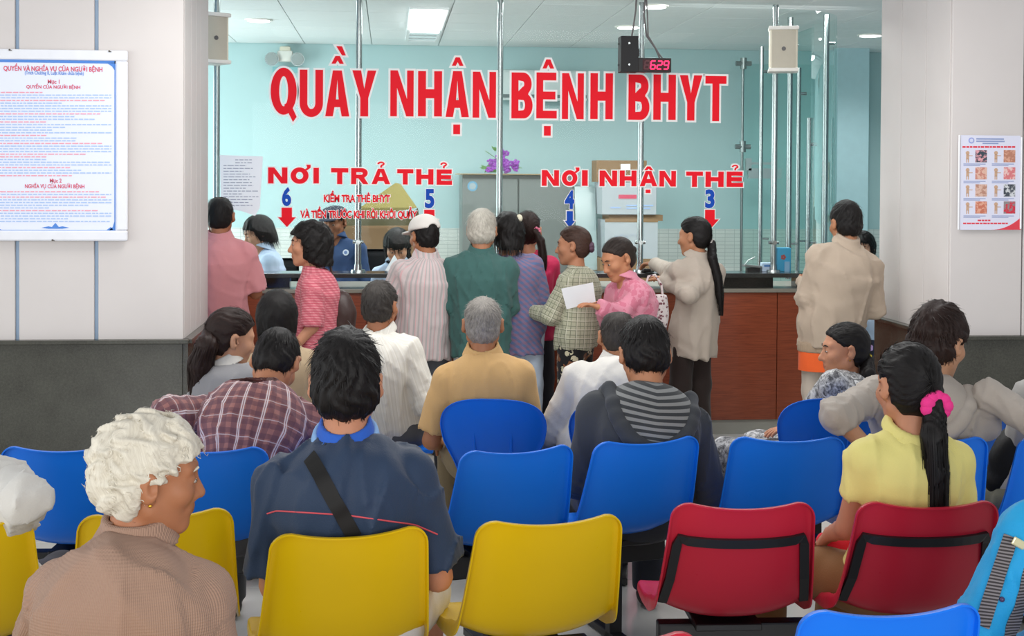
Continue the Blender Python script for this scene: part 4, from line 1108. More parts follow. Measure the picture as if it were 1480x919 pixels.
# ---- head in its own frame: x right, y forward, z up, origin mid-cranium
def head_sdf(P, fem=False, old=False, ears=True):
    Q = np.stack([np.abs(P[:, 0]), P[:, 1], P[:, 2]], 1)
    d = ell(P, V3(0, -.012, .030), (.074, .093, .080))
    d = smin(d, ell(P, V3(0, .020, -.032), (.060, .070, .084)), .03)
    d = smin(d, cone(Q, V3(.050, -.004, -.058), V3(.014, .062, -.100), .018, .017), .035)
    d = smin(d, ell(P, V3(0, .066, -.100), (.022, .020, .018)), .02)
    d = smin(d, ell(Q, V3(.040, .056, -.024), (.026, .026, .024)), .025)
    d = smin(d, cone(Q, V3(.0, .082, .024), V3(.042, .066, .026), .010, .010), .018)
    d = smax(d, -ell(Q, V3(.031, .098, .004), (.020, .018, .013)), .012)
    d = smin(d, ell(Q, V3(.031, .0715, .003), (.0155, .0145, .0135)), .005)
    d = smin(d, cone(P, V3(0, .082, .010), V3(0, .106 if not old else .103, -.034), .007, .0125), .012)
    d = smin(d, ell(Q, V3(.012, .090, -.038), (.0095, .012, .009)), .008)
    d = smin(d, ell(P, V3(0, .078, -.062), (.030, .014, .020)), .015)
    d = smin(d, cone(Q, V3(0, .0915, -.0625), V3(.020, .082, -.067), .0055, .0025), .006)
    d = smin(d, cone(Q, V3(0, .0900, -.0735), V3(.017, .082, -.070), .0060, .003), .006)
    if ears:
        e = ell(Q, V3(.084, -.014, -.004), (.010, .022, .033), rotm(-24, 0, 0))
        e = smax(e, -ell(Q, V3(.095, -.006, .0), (.010, .011, .017)), .006)
        e = smin(e, ell(Q, V3(.076, -.004, -.031), (.007, .009, .010)), .008)
        d = smin(d, e, .007)
    return d
def hair_sdf(P, st):
    kind = st.get('kind', 'short'); th = st.get('th', .014); q = P
    top = st.get('top', 0)
    d = ell(P, V3(0, -.014, .030+top*.5), (.075+th*.42, .094+th, .080+th+top))
    nz = st.get('nape', -.075)
    d = smin(d, ell(P, V3(0, -.036, -.028), (.060+th, .058+th, .062)), .03)
    if kind in ('bob', 'long'):
        lo_ = st.get('low', -.12)
        d = smin(d, cone(P, V3(0, -.03, .0), V3(0, -.045, lo_), .078+th, .066+th+st.get('flare', 0)), .04)
        nz = lo_
        zz = [-.3, lo_+.02, -.06, -.02, .01, .035, .05, .062, .2]; yy = [.03, .03, .028, .03, .034, .05, .075, .12, .14]
    elif kind == 'pony':
        zz = [-.3, -.06, -.03, .0, .02, .04, .062, .080, .2]; yy = [-.03, -.03, -.022, -.010, .020, .042, .062, .085, .10]
    else:
        zz = [-.3, -.05, -.03, -.012, .006, .03, .045, .058, .2]; yy = [-.022, -.022, -.018, -.012, .024, .040, .062, .10, .14]
    if st.get('bangs'):
        zz = zz[:-4]+[.018, .03, .05, .2]; yy = yy[:-4]+[.05, .12, .14, .14]
    if st.get('recede'):
        zz = [-.3, -.05, -.02, .006, .03, .06, .085, .1, .2]; yy = [-.025, -.025, -.018, .022, .03, .036, .045, .06, .07]
    Yf = np.interp(P[:, 2], zz, yy).astype(f32)
    d = smax(d, (P[:, 1]-Yf)*.75, .014)
    d = smax(d, nz-P[:, 2]+.5*np.clip(P[:, 1], -.1, .1), .018)
    if kind in ('short', 'pony'):
        Q = np.stack([np.abs(P[:, 0]), P[:, 1], P[:, 2]], 1); e_ = .7 if st.get('curl') else 1.0; d = smax(d, -ell(Q, V3(.092, .0, -.010 if st.get('curl') else -.006), (.030, .030*e_, .036*e_)), .008)
    if st.get('bald'):
        b = st['bald']; d = smax(d, -ell(P, V3(0, -.035, .118), (b, b*1.1, .03)), .01)
    return d
def hair_coords(P, axis_dir):
    a = unit(axis_dir); u = unit(np.cross(a, V3(0, 0, 1) if abs(a[2]) < .8 else V3(0, 1, 0))); v = np.cross(a, u)
    phi = np.arctan2(P @ v, P @ u); n = P/(np.linalg.norm(P, axis=1)[:, None]+1e-6); th = np.arccos(np.clip(n @ a, -1, 1))
    return phi, th

def hair_strands(V, Fc, st, ax_, n, seed):
    rs = np.random.RandomState(seed+5); fn_ = np.cross(V[Fc[:, 1]]-V[Fc[:, 0]], V[Fc[:, 3]]-V[Fc[:, 0]]); N = np.zeros_like(V)
    for c in range(4): np.add.at(N, Fc[:, c], fn_)
    N /= np.linalg.norm(N, axis=1)[:, None]+1e-9
    if (N*(V-V3(0, -.014, .02))).sum(1).mean() < 0: N = -N
    ok = np.nonzero(((N*(V-V3(0, -.014, .02))).sum(1) > .02) & ~((V[:, 1] > -.03) & (V[:, 2] < .035) & (st.get('kind', 'short') in ('short', 'pony'))))[0]; idx = rs.choice(ok, n); p = V[idx].copy(); nn = N[idx]; a = unit(ax_); kind = st.get('kind', 'short'); curl = st.get('curl', 0)
    L = st.get('sl', .030 if kind == 'short' else .05)*(.6+.8*rs.rand(n))[:, None]; lift = st.get('lift', .05 if kind == 'short' else .02)
    tow = 1 if kind == 'pony' else -1; rnd = rs.randn(n, 3).astype(f32)*(.2 if kind == 'short' else .08)
    pts = []; q = p-nn*.003; m = 4
    for j in range(m+1):
        pts.append(q.copy()); r = q-V3(0, -.014, .02); nr = r/(np.linalg.norm(r, axis=1)[:, None]+1e-9)
        if kind in ('bob', 'long'): nr = np.where(q[:, 2:3] < 0, nn, nr)
        t = tow*(a-(nr @ a)[:, None]*nr)
        if kind in ('bob', 'long'): t = np.where(q[:, 2:3] < .02, V3(0, 0, -1), t)
        t /= np.linalg.norm(t, axis=1)[:, None]+1e-6
        if curl:
            b = np.cross(nr, t); an = (rs.rand(n) if j == 0 else an0)*6.28; an0 = an/6.28; an = an+j*1.1*np.sign(rnd[:, 0]); t = t*np.cos(an)[:, None]+b*np.sin(an)[:, None]
        t = t+rnd*(1 if j else 0)*.8; q = q+t*L/m+nr*(lift*L/m*(1 if j else 2))
    wd = (.0011+.0008*rs.rand(n))[:, None]; SV = []; SF = []
    for j in range(m+1):
        t = pts[min(j+1, m)]-pts[max(j-1, 0)]; sd = np.cross(t, nn); sd /= np.linalg.norm(sd, axis=1)[:, None]+1e-9; f = (1-.75*j/m)*wd; SV += [pts[j]-sd*f, pts[j]+sd*f]
    SV = np.stack(SV, 1).reshape(-1, 3); b0 = np.arange(n)*(2*m+2)
    for j in range(m): SF.append(np.stack([b0+2*j, b0+2*j+1, b0+2*j+3, b0+2*j+2], 1))
    return SV.astype(f32), np.concatenate(SF).astype(np.int32)
# ---- materials for figures
def m_skin(col):
    key = ('skin', col)
    if key in MATS: return MATS[key]
    t = NT('skin'); v = t.coord(); c = lin(col)
    n = t.noise(v, 18, 4, .6); base = t.mix(n, tuple(x*.86 for x in c[:3])+(1,), tuple(min(1, x*1.08) for x in c[:3])+(1,))
    lip = t.n('ShaderNodeAttribute', attribute_name='lip').outputs['Fac']
    t.base(t.mix(lip, base, (c[0]*.78, c[1]*.42, c[2]*.42, 1)))
    t.bump(t.noise(v, 320, 3), .12, .002)
    m = t.set(.52, .35); t.p.inputs['Subsurface Weight'].default_value = .12; t.p.inputs['Subsurface Radius'].default_value = (.012, .005, .003)
    MATS[key] = m; return m
def m_hair(col, hi, rough=.5, streak=1.0):
    key = ('hair', col, hi)
    if key in MATS: return MATS[key]
    t = NT('hair'); v = t.attr('cuv')
    n1 = t.noise(t.mapping(v, (26, 1.5, 1)), 4.0, 4, .65); n2 = t.noise(t.mapping(v, (90, 2.5, 1)), 4.0, 2, .5)
    n0 = t.noise(t.mapping(v, (5, 1.2, 1)), 4.0, 3, .6); n = t.math('ADD', t.math('MULTIPLY_ADD', n2, .3, t.math('MULTIPLY', n1, .4)), t.math('MULTIPLY', n0, .4))
    t.base(t.ramp(n, [(.32, lin(col)), (.75, lin(hi))]))
    t.bump(n, .5*streak, .003); MATS[key] = t.set(rough, .22); return MATS[key]
def m_cloth(name, col, pattern=None, c2=None, c3=None, scale=1.0, rough=.8, sheen=.1):
    t = NT(name); v = t.attr('cuv'); o = t.coord(); c = lin(col)
    sep = t.n('ShaderNodeSeparateXYZ'); t.l(v, sep.inputs[0]); U, W_ = sep.outputs[0], sep.outputs[1]
    n = t.noise(o, 9, 4); base = t.mix(n, tuple(x*.9 for x in c[:3])+(1,), tuple(min(1, x*1.05) for x in c[:3])+(1,))
    def stripe(x, per, wd, off=0.0):
        f = t.math('FRACT', t.math('MULTIPLY_ADD', x, 1.0/per, off)); return t.math('LESS_THAN', f, wd)
    if pattern == 'vstripe':
        base = t.mix(t.math('MULTIPLY', stripe(U, .030*scale, .42), .75), base, lin(c2))
        base = t.mix(t.math('MULTIPLY', stripe(U, .047*scale, .12, .3), .7), base, lin(c3))
    elif pattern == 'hstripe':
        base = t.mix(stripe(W_, .016*scale, .5), base, lin(c2))
        if c3: base = t.mix(t.math('MULTIPLY', stripe(t.math('ADD', U, W_), .05, .5), .4), base, lin(c3))
    elif pattern == 'plaid':
        a = stripe(U, .042*scale, .5); b = stripe(W_, .042*scale, .5)
        base = t.mix(t.math('MULTIPLY', a, .55), base, lin(c2)); base = t.mix(t.math('MULTIPLY', b, .55), base, lin(c2))
        w1 = stripe(U, .084*scale, .055, .12); w2 = stripe(W_, .084*scale, .045, .12)
        w3 = stripe(U, .084*scale, .055, .21)
        wh = t.math('MAXIMUM', t.math('MAXIMUM', w1, t.math('MULTIPLY', w2, .6)), w3)
        base = t.mix(t.math('MULTIPLY', wh, .85), base, lin(c3))
    elif pattern == 'check':
        a = stripe(U, .03*scale, .14); b = stripe(W_, .03*scale, .14)
        base = t.mix(t.math('MULTIPLY', t.math('MAXIMUM', a, b), .8), base, lin(c2))
        base = t.mix(t.math('MULTIPLY', t.math('MAXIMUM', stripe(U, .06*scale, .08, .4), stripe(W_, .06*scale, .08, .4)), .7), base, lin(c3))
    elif pattern == 'floral':
        vo = t.n('ShaderNodeTexVoronoi'); vo.inputs['Scale'].default_value = 26/scale; t.l(o, vo.inputs['Vector'])
        f = t.math('LESS_THAN', vo.outputs['Distance'], .36); n2 = t.noise(o, 60/scale, 3)
        base = t.mix(t.math('MULTIPLY', f, t.math('GREATER_THAN', n2, .43)), base, lin(c2))
        if c3: base = t.mix(t.math('MULTIPLY', t.math('GREATER_THAN', t.noise(o, 14/scale, 2), .6), .8), base, lin(c3))
    elif pattern == 'batik':
        n2 = t.noise(o, 28/scale, 5, .7, 1.2); base = t.ramp(n2, [(.4, lin(c2)), (.5, lin(col)), (.62, lin(c3))])
    elif pattern == 'knit':
        w_ = t.math('SINE', t.math('MULTIPLY', U, 1500.0)); w2 = t.math('SINE', t.math('MULTIPLY', W_, 1000.0))
        t.bump(t.math('MULTIPLY_ADD', w_, .5, t.math('MULTIPLY', w2, .35)), .45, .003)
        base = t.mix(t.math('MULTIPLY_ADD', w_, .12, .12), base, tuple(x*.6 for x in c[:3])+(1,))
        base = t.mix(t.math('MULTIPLY', t.noise(o, 7, 3), .35), base, lin(c2 or col))
    elif pattern == 'tie':
        base = t.mix(t.math('MULTIPLY', t.math('GREATER_THAN', t.noise(o, 16/scale, 3), .52), .6), base, lin(c2))
    t.base(base)
    if pattern != 'knit': t.bump(t.math('ADD', t.noise(o, 240, 3), t.math('MULTIPLY', t.noise(o, 26, 4, .6), 1.2)), .22, .004)
    m = t.set(rough, .25); t.p.inputs['Sheen Weight'].default_value = sheen; return m
M_SHOE = plain('dark_shoe', '#2a2523', .5); M_EYEW = plain('eye_white', '#a89c92', .3); M_IRIS = plain('eye_dark', '#1a1210', .15)
SHOE_ME = None
def shoe_mesh():
    global SHOE_ME
    if SHOE_ME is None:
        fn = lambda P: smax(smin(cone(P, V3(0, -.05, .045), V3(0, .13, .03), .04, .034), cone(P, V3(0, -.04, .05), V3(0, -.03, .085), .042, .04), .03), .004-P[:, 2], .006)
        V, Fc = sdf_mesh(fn, V3(-.06, -.12, -.01), V3(.06, .19, .14), .012); SHOE_ME = np_mesh('shoe', V, Fc); SHOE_ME.materials.append(M_SHOE)
    return SHOE_ME

ARM = {'lap': ((.05, .04, -.26), (-.09, .20, -.04)), 'down': ((.05, -.02, -.27), (.01, .05, -.23)), 'counter': ((.06, .10, -.24), (-.08, .21, .02)),
       'fold': ((.07, .06, -.25), (-.20, .10, .02)), 'chest': ((.07, .05, -.25), (-.12, .18, .10))}
PEOPLE = {}
def person(label, head, Y, pel=None, seat=None, stop=.80, yaw=0, s=1.0, hs=1.0, hr=(0, 0, 0), sw=1.0, g=1.0, slouch=.02, armL='lap', armR='lap', curl=35,
           skin='#c08a68', hair=None, shirt=None, pants=None, fem=False, old=False, face=False, res=.0118, hres=.0068, seed=0, knees=None, drop=.078, pel_dz=0, seat_off=.26, group=None):
    hair = hair or {}; shirt = shirt or {}; pants = pants or {}
    ya = math.radians(yaw); RW = np.array(Matrix.Rotation(ya, 3, 'Z'), f32)
    if seat is not None:
        q = at_z(seat[0], seat[1], stop); base = Vector((q.x, q.y+seat_off, 0)); pz = .43+.085*s+pel_dz; Y = base.y+Y
    else:
        q = at_Y(pel[0], 500, pel[1]); base = Vector((q.x, q.y, 0)); pz = None
    htop = at_Y(head[0], head[1], Y)
    root = empty('person', label, 'person', base, ya, group)
    toL = lambda p: (np.array(p, f32)-np.array(base, f32)) @ RW        # world -> local
    H = rotm(hr[0], hr[1], hr[2])
    Hh = rotm(hr[0]*.5, hr[1]*.72, hr[2]*.5)
    k = hs
    up_off = H @ V3(0, -.01, .114)*k
    hc = toL(htop); hc = hc-V3(0, 0, max(up_off[2], .1*k))
    C7 = hc-(Hh @ V3(0, .036, .152))*k
    if pz is None: pz = C7[2]-.475*s
    Pv = V3(0, 0, pz)
    up = unit(C7-Pv); fx = V3(1, 0, 0); yv = unit(np.cross(up, fx)); xv = unit(np.cross(yv, up)); TF = np.stack([xv, yv, up], 1)
    lerp = lambda t, b=0: Pv*(1-t)+C7*t-yv*b
    waist = lerp(.32, slouch*.7); chest = lerp(.70, slouch)
    Sh = [C7-up*drop*s+sd*xv*.148*s*sw+yv*.012 for sd in (-1, 1)]
    arms = []
    for i, a in enumerate((armL, armR)):
        if isinstance(a, str): a = ARM[a]
        sd = -1 if i == 0 else 1
        if a[0] == 'px':
            e = toL(at_Y(*a[1])); w_ = toL(at_Y(*a[2])); hd = unit(toL(at_Y(*a[3]))-w_) if len(a) > 3 else unit(w_-e)
            arms.append((Sh[i], e, w_, hd)); continue
        e = Sh[i]+V3(sd*a[0][0], a[0][1], a[0][2])*s; w_ = e+V3(sd*a[1][0], a[1][1], a[1][2])*s
        hd = unit(V3(sd*a[2][0], a[2][1], a[2][2])) if len(a) > 2 else unit(w_-e)
        arms.append((Sh[i], e, w_, hd))
    seated = seat is not None
    legs = []
    for sd in (-1, 1):
        hip = Pv+V3(sd*(.085 if seated else .072)*s, 0, -.02)
        if seated:
            kn = knees[0 if sd < 0 else 1] if knees else (sd*.13*s, .40*s, .47)
            kn = V3(*kn); an = V3(kn[0]*1.0, kn[1]+.02, .085)
        else:
            an = V3(sd*.10*s, .02*sd*.5, .085); kn = (hip+an)/2+V3(0, .015, 0)
        legs.append((hip, kn, an))
    zc = lambda P, a, b, w1, w2: cone(P, a, b, w1, w2)
    gw = g*s
    def torso(P, o=0.0):
        d = ell(P, Pv+V3(0, 0, .02), ((.148 if not fem else .155)*gw+o, .100*gw+o, .125*s+o), TF)
        d = smin(d, ell(P, waist, (.126*gw+o, .092*gw+o, .15*s+o), TF), .04)
        d = smin(d, ell(P, chest-up*.01, (.142*gw*(.55+.45*sw)+o, .100*gw+o, .155*s+o), TF), .04)
        d = smin(d, cone(P, Sh[0]-up*.016, Sh[1]-up*.016, .044*s+o, .044*s+o), .045)
        for i in (0, 1): d = smin(d, cone(P, C7+up*.008+yv*.015, Sh[i]-up*.006, .040*s+o*.5, .040*s+o), .025)
        return d
    def neck(P, o=0): return cone(P, hc+H @ V3(0, -.020, -.055)*k, C7-up*.03+yv*.018, .050*k*(.93 if fem else 1.04)+o, .056*k+o)
    def arm(P, i, o=0, tf=1.0):
        S, E, W, _ = arms[i]
        d = cone(P, S, E, .046*s*(.88 if fem else 1)+o, .038*s+o); return smin(d, cone(P, E, W, .038*s+o, .026*s+o), .015)
    def leg(P, i, o=0):
        h, kn, an = legs[i]; d = cone(P, h, kn, (.083 if seated else .072)*gw+o, .056*s+o); return smin(d, cone(P, kn, an, .054*s+o, .036*s+o), .02)
    # ---------------- body: one continuous skin surface
    def body_fn(P):
        d = torso(P, -.010)
        for i in (0, 1): d = smin(d, arm(P, i), .02); d = smin(d, leg(P, i, -.008), .02)
        for i in (0, 1):
            S, E, W, hd = arms[i]; f = unit(np.cross(hd, V3(0, 0, 1))) if abs(hd[2]) < .9 else V3(1, 0, 0); nrm = np.cross(f, hd)
            d = smin(d, ell(P, W+hd*.045*s, (.036*s, .05*s, .015*s), np.stack([f, hd, nrm], 1)), .015)
            an = legs[i][2]; d = smin(d, cone(P, an-V3(0, 0, .02), an+V3(0, .12, -.05), .033, .025), .02)
        d = smin(d, neck(P), .025)
        m = ((P-hc)**2).sum(1) < .16**2
        if m.any():
            hd_ = head_sdf(((P[m]-hc) @ H)/k, fem, old)*k; d2 = d.copy(); d2[m] = smin(d[m], hd_, .012); d = d2
        return d
    pts = [Pv-.2, Pv+.2, hc-.15*k, hc+.15*k]+[p+o for a in arms for p in (a[0], a[1], a[2]+a[3]*.1) for o in (-.07, .07)]+[p+o for l in legs for p in l for o in (-.11, .11)]+[l[2]+V3(0, .15, 0) for l in legs]
    lo = np.min(pts, 0)-.03; hi = np.max(pts, 0)+.03; lo[2] = max(lo[2], -.01)
    V, Fc = sdf_mesh(body_fn, lo, hi, .017, [(hc-.13*k, hc+.13*k, hres*(1.0 if face else 1.35))])
    extra = []
    for i in (0, 1):
        S, E, W, hd = arms[i]; f = unit(np.cross(hd, V3(0, 0, 1))) if abs(hd[2]) < .9 else V3(1, 0, 0); nrm = np.cross(f, hd)
        if nrm[2] > 0: nrm = -nrm
        inward = -1 if i == 1 else 1
        if f[0]*inward < 0: f = -f                                     # f points to the thumb side
        for q, (off, L) in enumerate(((.027, .066), (.009, .076), (-.009, .071), (-.026, .054))):
            p = W+hd*.082*s+f*off*s; c = [p-hd*.03*s, p]; d_ = hd.copy(); an = math.radians(curl*(.8+.15*q))
            for seg in range(3):
                d_ = unit(d_*math.cos(an*.6)+nrm*math.sin(an*.6)); p = p+d_*L*s*(.42, .32, .26)[seg]; c.append(p)
            extra.append(np_tube(c, [.0085*s, .0085*s, .0082*s, .0075*s, .006*s]))
        p = W+hd*.03*s+f*.028*s; d1 = unit(hd*.75+f*.6+nrm*.3); d2 = unit(hd*.95+f*.1+nrm*.35)
        extra.append(np_tube([p-f*.01, p+d1*.028*s, p+d1*.045*s+d2*.018*s, p+d1*.045*s+d2*.036*s], [.012*s, .0105*s, .0095*s, .007*s]))
    hl = ((V-hc) @ H)/k
    lipd = np.minimum(np.abs(hl[:, 2]+.068)-.009*np.clip(1-np.abs(hl[:, 0])/.026, 0, 1), 1); lip = ((lipd < 0) & (hl[:, 1] > .074) & (np.abs(hl[:, 0]) < .025)).astype(f32)*.8
    me = np_mesh('body', V, Fc, {'lip': lip}, extra); body = link('body', me, m_skin(skin), root)
    if face:
        for sd in (-1, 1):
            Hm = Matrix([[float(x) for x in r_] for r_ in H])
            ec = hc+H @ V3(sd*.031, .0835, .000)*k
            e = MB().sph(ec, (.0115*k, .0055*k, .0040*k), 12, rot=Hm).build('eye', M_EYEW, root, True)
            ic = hc+H @ V3(sd*.031, .0860, -.0004)*k; MB().sph(ic, (.0062*k, .0045*k, .0046*k), 10, rot=Hm).build('iris', M_IRIS, e, True)
            bp = [hc+H @ V3(sd*x, y, z)*k for x, y, z in ((.012, .0925, .022), (.028, .0885, .027), (.044, .076, .022))]
            MB().tube([Vector(b) for b in bp], [.002, .0035, .0015], 6).build('eyebrow', m_hair(hair.get('col', '#1c1715'), hair.get('hi', '#2c2522')), root, True)
    # ---------------- shirt
    if shirt is not None and shirt.get('mat'):
        ez = shirt.get('ease', .014); sl = shirt.get('sleeve', 'short'); amp = shirt.get('fold', .004); sr = shirt.get('sr', .012)
        hem = shirt.get('hem', -.10 if not seated else -.14); ends = []
        for i in (0, 1):
            S, E, W, hd = arms[i]
            if sl == 'short': t = shirt.get('sl', .62); ends.append((S, S+(E-S)*t, None))
            elif sl == 'elbow': ends.append((S, E, None))
            else: cf = shirt.get('cuff', .96); ends.append((S, E, E+(W-E)*(cf[i] if isinstance(cf, tuple) else cf)))
        flare = shirt.get('flare', 0)
        def shirt_fn(P, fold=True):
            d = torso(P, ez)
            if not seated or shirt.get('skirt'):
                a = chest; b = Pv+V3(0, 0, hem-.05); q = P-b; zz = q @ up; L = float((a-b) @ up); t = np.clip(zz/L, 0, 1)
                x = q @ xv; y = (q-np.outer(t, (a-b)-up*float((a-b) @ up))) @ yv
                rx = (.140+flare)*gw*(1-t)+.138*gw*t+ez; ry = (.100+flare)*gw*(1-t)+.092*gw*t+ez
                e = (np.sqrt((x/rx)**2+(y/ry)**2)-1)*ry; e = np.maximum(e, zz-L); d = smin(d, e, .04)
            for i in (0, 1):
                S, E, W = ends[i]; r1 = .048*s*(.9 if fem else 1)+sr*.8
                if W is None:
                    dr = unit(E-S); c = cone(P, S, E+dr*.03, r1, r1+shirt.get('bell', .004)); c = np.maximum(c, (P-E) @ dr)
                    c = np.maximum(c, -np.maximum(cone(P, S, E+dr*.06, r1-.016, r1-.014+shirt.get('bell', .004)), -((P-E) @ dr)-.025))
                else:
                    dr = unit(W-E); c = smin(cone(P, S, E, r1, .041*s+sr*.8), np.maximum(cone(P, E, W+dr*.03, .041*s+sr*.8, .031*s+sr*.7), (P-W) @ dr), .02)
                d = smin(d, c, .022)
            d = np.maximum(d, (Pv[2]+hem)-P[:, 2] if not seated else hem-(P-Pv) @ up)
            if fold:
                fz = 1.0
                f1 = wob(P*V3(1, 1, .3), 50, seed); f2 = wob(P*V3(.4, .8, .9), 70, seed+7)
                r1 = np.clip(1-2.4*np.abs(wob(P*V3(1, .7, .22), 34, seed+13)), 0, 1); r2 = np.clip(1-2.4*np.abs(wob(np.stack([P[:, 0]*.9+P[:, 2]*.55, P[:, 1]*.6, P[:, 2]*.25], 1).astype(f32), 40, seed+17)), 0, 1)
                d = d+amp*(f1*.7+f2*.35)*.75-amp*2.0*r1**2-amp*1.5*r2**2
                if not seated:
                    q_ = P-Pv; an = np.arctan2(q_[:, 0], q_[:, 1]); d = d+amp*1.4*np.sin(an*6+seed+1.5*np.sin(an*2+seed))*np.clip((.25-q_[:, 2])/.35, 0, 1)
                if not W is None or sl == 'long':
                    for i in (0, 1):
                        S, E, W_ = ends[i]; de = np.sqrt(((P-E)**2).sum(1)); t_ = (P-E) @ unit(E-S)
                        d = d+.005*np.sin(t_*190+2*f1)*np.clip(1-de/.13, 0, 1)
            nk = shirt.get('neck', .0)
            d = smax(d, -np.maximum(neck(P, .010+nk*.3), -((P-(C7+up*(.026-nk)+yv*.02)) @ unit(up-yv*.35))), .008)
            return d
        hp = [Pv-.26, Pv+.26, C7+.06]+[p+o for e in ends for p in e if p is not None for o in (-.09, .09)]
        lo = np.min(hp, 0); hi = np.max(hp, 0); lo[2] = min(lo[2], Pv[2]+hem-.03)
        V, Fc = sdf_mesh(shirt_fn, lo, hi, res)
        dt = torso(V, ez); uv = np.zeros((len(V), 3), f32); q = V-waist
        uv[:, 0] = np.arctan2(q @ xv, -(q @ yv))*.15; uv[:, 1] = q @ up
        for i in (0, 1):
            S, E, W = ends[i]; parts_ = [(S, E)]+([(E, W)] if W is not None else [])
            da = np.min([cone(V, a, b, .05+sr, .045+sr) for a, b in parts_], 0); m = (da < dt-.012)
            ax_ = unit(E-S); u1 = unit(np.cross(ax_, yv)); u2 = np.cross(ax_, u1); q = V-S
            uv[m, 0] = np.arctan2(q[m] @ u2, q[m] @ u1)*.055; uv[m, 1] = q[m] @ ax_; uv[m, 2] = 1
            if W is not None:
                ax2 = unit(W-E); q2 = V-E; t2 = q2 @ ax2; mm = m & (t2 > 0) & (cone(V, E, W, .04, .03) < cone(V, S, E, .05, .045)); u1 = unit(np.cross(ax2, yv)+1e-4); u2 = np.cross(ax2, u1)
                uv[mm, 0] = np.arctan2(q2[mm] @ u2, q2[mm] @ u1)*.05; uv[mm, 1] = np.linalg.norm(E-S)+t2[mm]
        sh = link('shirt', np_mesh('shirt', V, Fc, {'cuv': uv}), shirt['mat'], root)
        if shirt.get('name'): sh.name = shirt['name']
        info_fn = shirt_fn
        if shirt.get('collar'):
            cm = shirt['collar']; chh = shirt.get('ch', .030); tilt = unit(up*1.0-yv*.25)
            def col_fn(P):
                c0 = C7+up*.034+yv*.018; q = P-c0; z = q @ tilt; ax_n = neck(P, .012); d = np.abs(ax_n)-.006
                out = np.abs(ax_n-.010+.5*np.clip(z-.0, -.02, .05))-.0055
                d = np.minimum(d, out)
                return smax(smax(d, z-chh, .004), -.022-z, .004)
            Vc, Fcc = sdf_mesh(col_fn, C7-.12, C7+.14, .0055); link('collar', np_mesh('collar', Vc, Fcc, {'cuv': Vc}), cm, sh)
    else: sh = None; info_fn = None
    # ---------------- trousers
    if pants.get('mat'):
        pe = pants.get('ease', .012); cut = pants.get('cut', 1.0); pa = pants.get('fold', .004)
        def pants_fn(P):
            d = ell(P, Pv+V3(0, 0, -.01), (.140*gw+pe, .094*gw+pe, .13*s+pe), TF if seated else None)
            d = np.maximum(d, (P-Pv) @ up-.10)
            for i in (0, 1):
                h, kn, an = legs[i]
                if cut >= .99:
                    c = smin(cone(P, h, kn, (.085 if seated else .074)*gw+pe, .060*s+pe), cone(P, kn, an, .058*s+pe, .05*s+pe), .03); c = np.maximum(c, .06-P[:, 2])
                else:
                    e = h+(kn-h)*cut; dr = unit(kn-h); c = np.maximum(cone(P, h, kn, .088*gw+pe, .072*s+pe), (P-e) @ dr)
                d = smin(d, c, .03)
            return d+pa*wob(P*V3(1, 1, .5), 50, seed+3)
        pp_ = [Pv-.24, Pv+.24]+[p+o for l in legs for p in l for o in (-.12, .12)]
        V, Fc = sdf_mesh(pants_fn, np.maximum(np.min(pp_, 0), V3(-9, -9, .02)), np.max(pp_, 0), max(res, .012) if seated else res)
        uv = np.stack([np.arctan2(V[:, 0], -V[:, 1])*.15, V[:, 2], V[:, 0]], 1)
        link('trousers' if cut >= .99 else 'shorts', np_mesh('trousers', V, Fc, {'cuv': uv}), pants['mat'], root)
    for i in (0, 1):
        an = legs[i][2]; so = link('shoe', shoe_mesh(), parent=root, loc=(an[0], an[1]+.01, 0)); so.rotation_euler = (0, 0, (.12, -.12)[i])
    # ---------------- hair
    if hair:
        ax_ = V3(*hair.get('axis', (0, -.55, .8))); amp = hair.get('amp', .004); fr = hair.get('freq', 16)
        def hair_fn(P):
            d = hair_sdf(P, hair); phi, th = hair_coords(P-V3(0, -.01, .0), ax_)
            if hair.get('kind') == 'curly' or hair.get('curl'):
                w1 = np.sin(P @ V3(70, 40, 55)+2.2*np.sin(P @ V3(-45, 60, 30))); w2 = np.sin(P @ V3(-55, 75, 95)+2.0*np.sin(P @ V3(60, 20, -70))+1.3*w1)
                d = d-.0045*w2*hair.get('curl', 1)-.004*w1+.001*np.sin(P @ V3(230, -180, 260)+3*w2)
            else:
                st_ = np.sin(phi*fr+2.5*np.sin(phi*3+th*4+seed)+2*np.sin(th*7)); st2 = np.sin(phi*fr*2.3+3*np.sin(th*5+phi*2))
                d = d+amp*(.7*st_+.4*st2)*np.clip(th*1.6, 0, 1)
                if hair.get('messy'): d = d+hair['messy']*wob(P, 75, seed)*.8
            return d
        hh = hair.get('hres', hres); lo_ = hair.get('low', -.10)
        hh = hh*1.12; V, Fc = sdf_mesh(hair_fn, V3(-.135, -.16, min(-.12, lo_-.03)), V3(.135, .14, .17+hair.get('top', 0)), hh)
        phi, th = hair_coords(V-V3(0, -.01, 0), ax_); uv = np.stack([phi*.35, th, V[:, 2]], 1)
        ns = hair.get('n', 1300); SV, SF = hair_strands(V, Fc, hair, ax_, ns, seed)
        if hair.get('curl'): uv = np.stack([np.sin(V @ V3(40, 30, 20))*.3+V[:, 0]*3, V[:, 2]*6+V[:, 1]*5, V[:, 2]], 1)
        pr_, tr_ = hair_coords(SV[::len(SV)//ns]-V3(0, -.01, 0), ax_); ru = np.repeat(pr_*.35+np.random.RandomState(seed).rand(ns)*.05, len(SV)//ns); suv = np.stack([ru, np.tile(np.linspace(0, .3, len(SV)//ns), ns), ru], 1)
        Fc = np.concatenate([Fc, SF+len(V)]); V = np.concatenate([V, SV]); uv = np.concatenate([uv, suv])
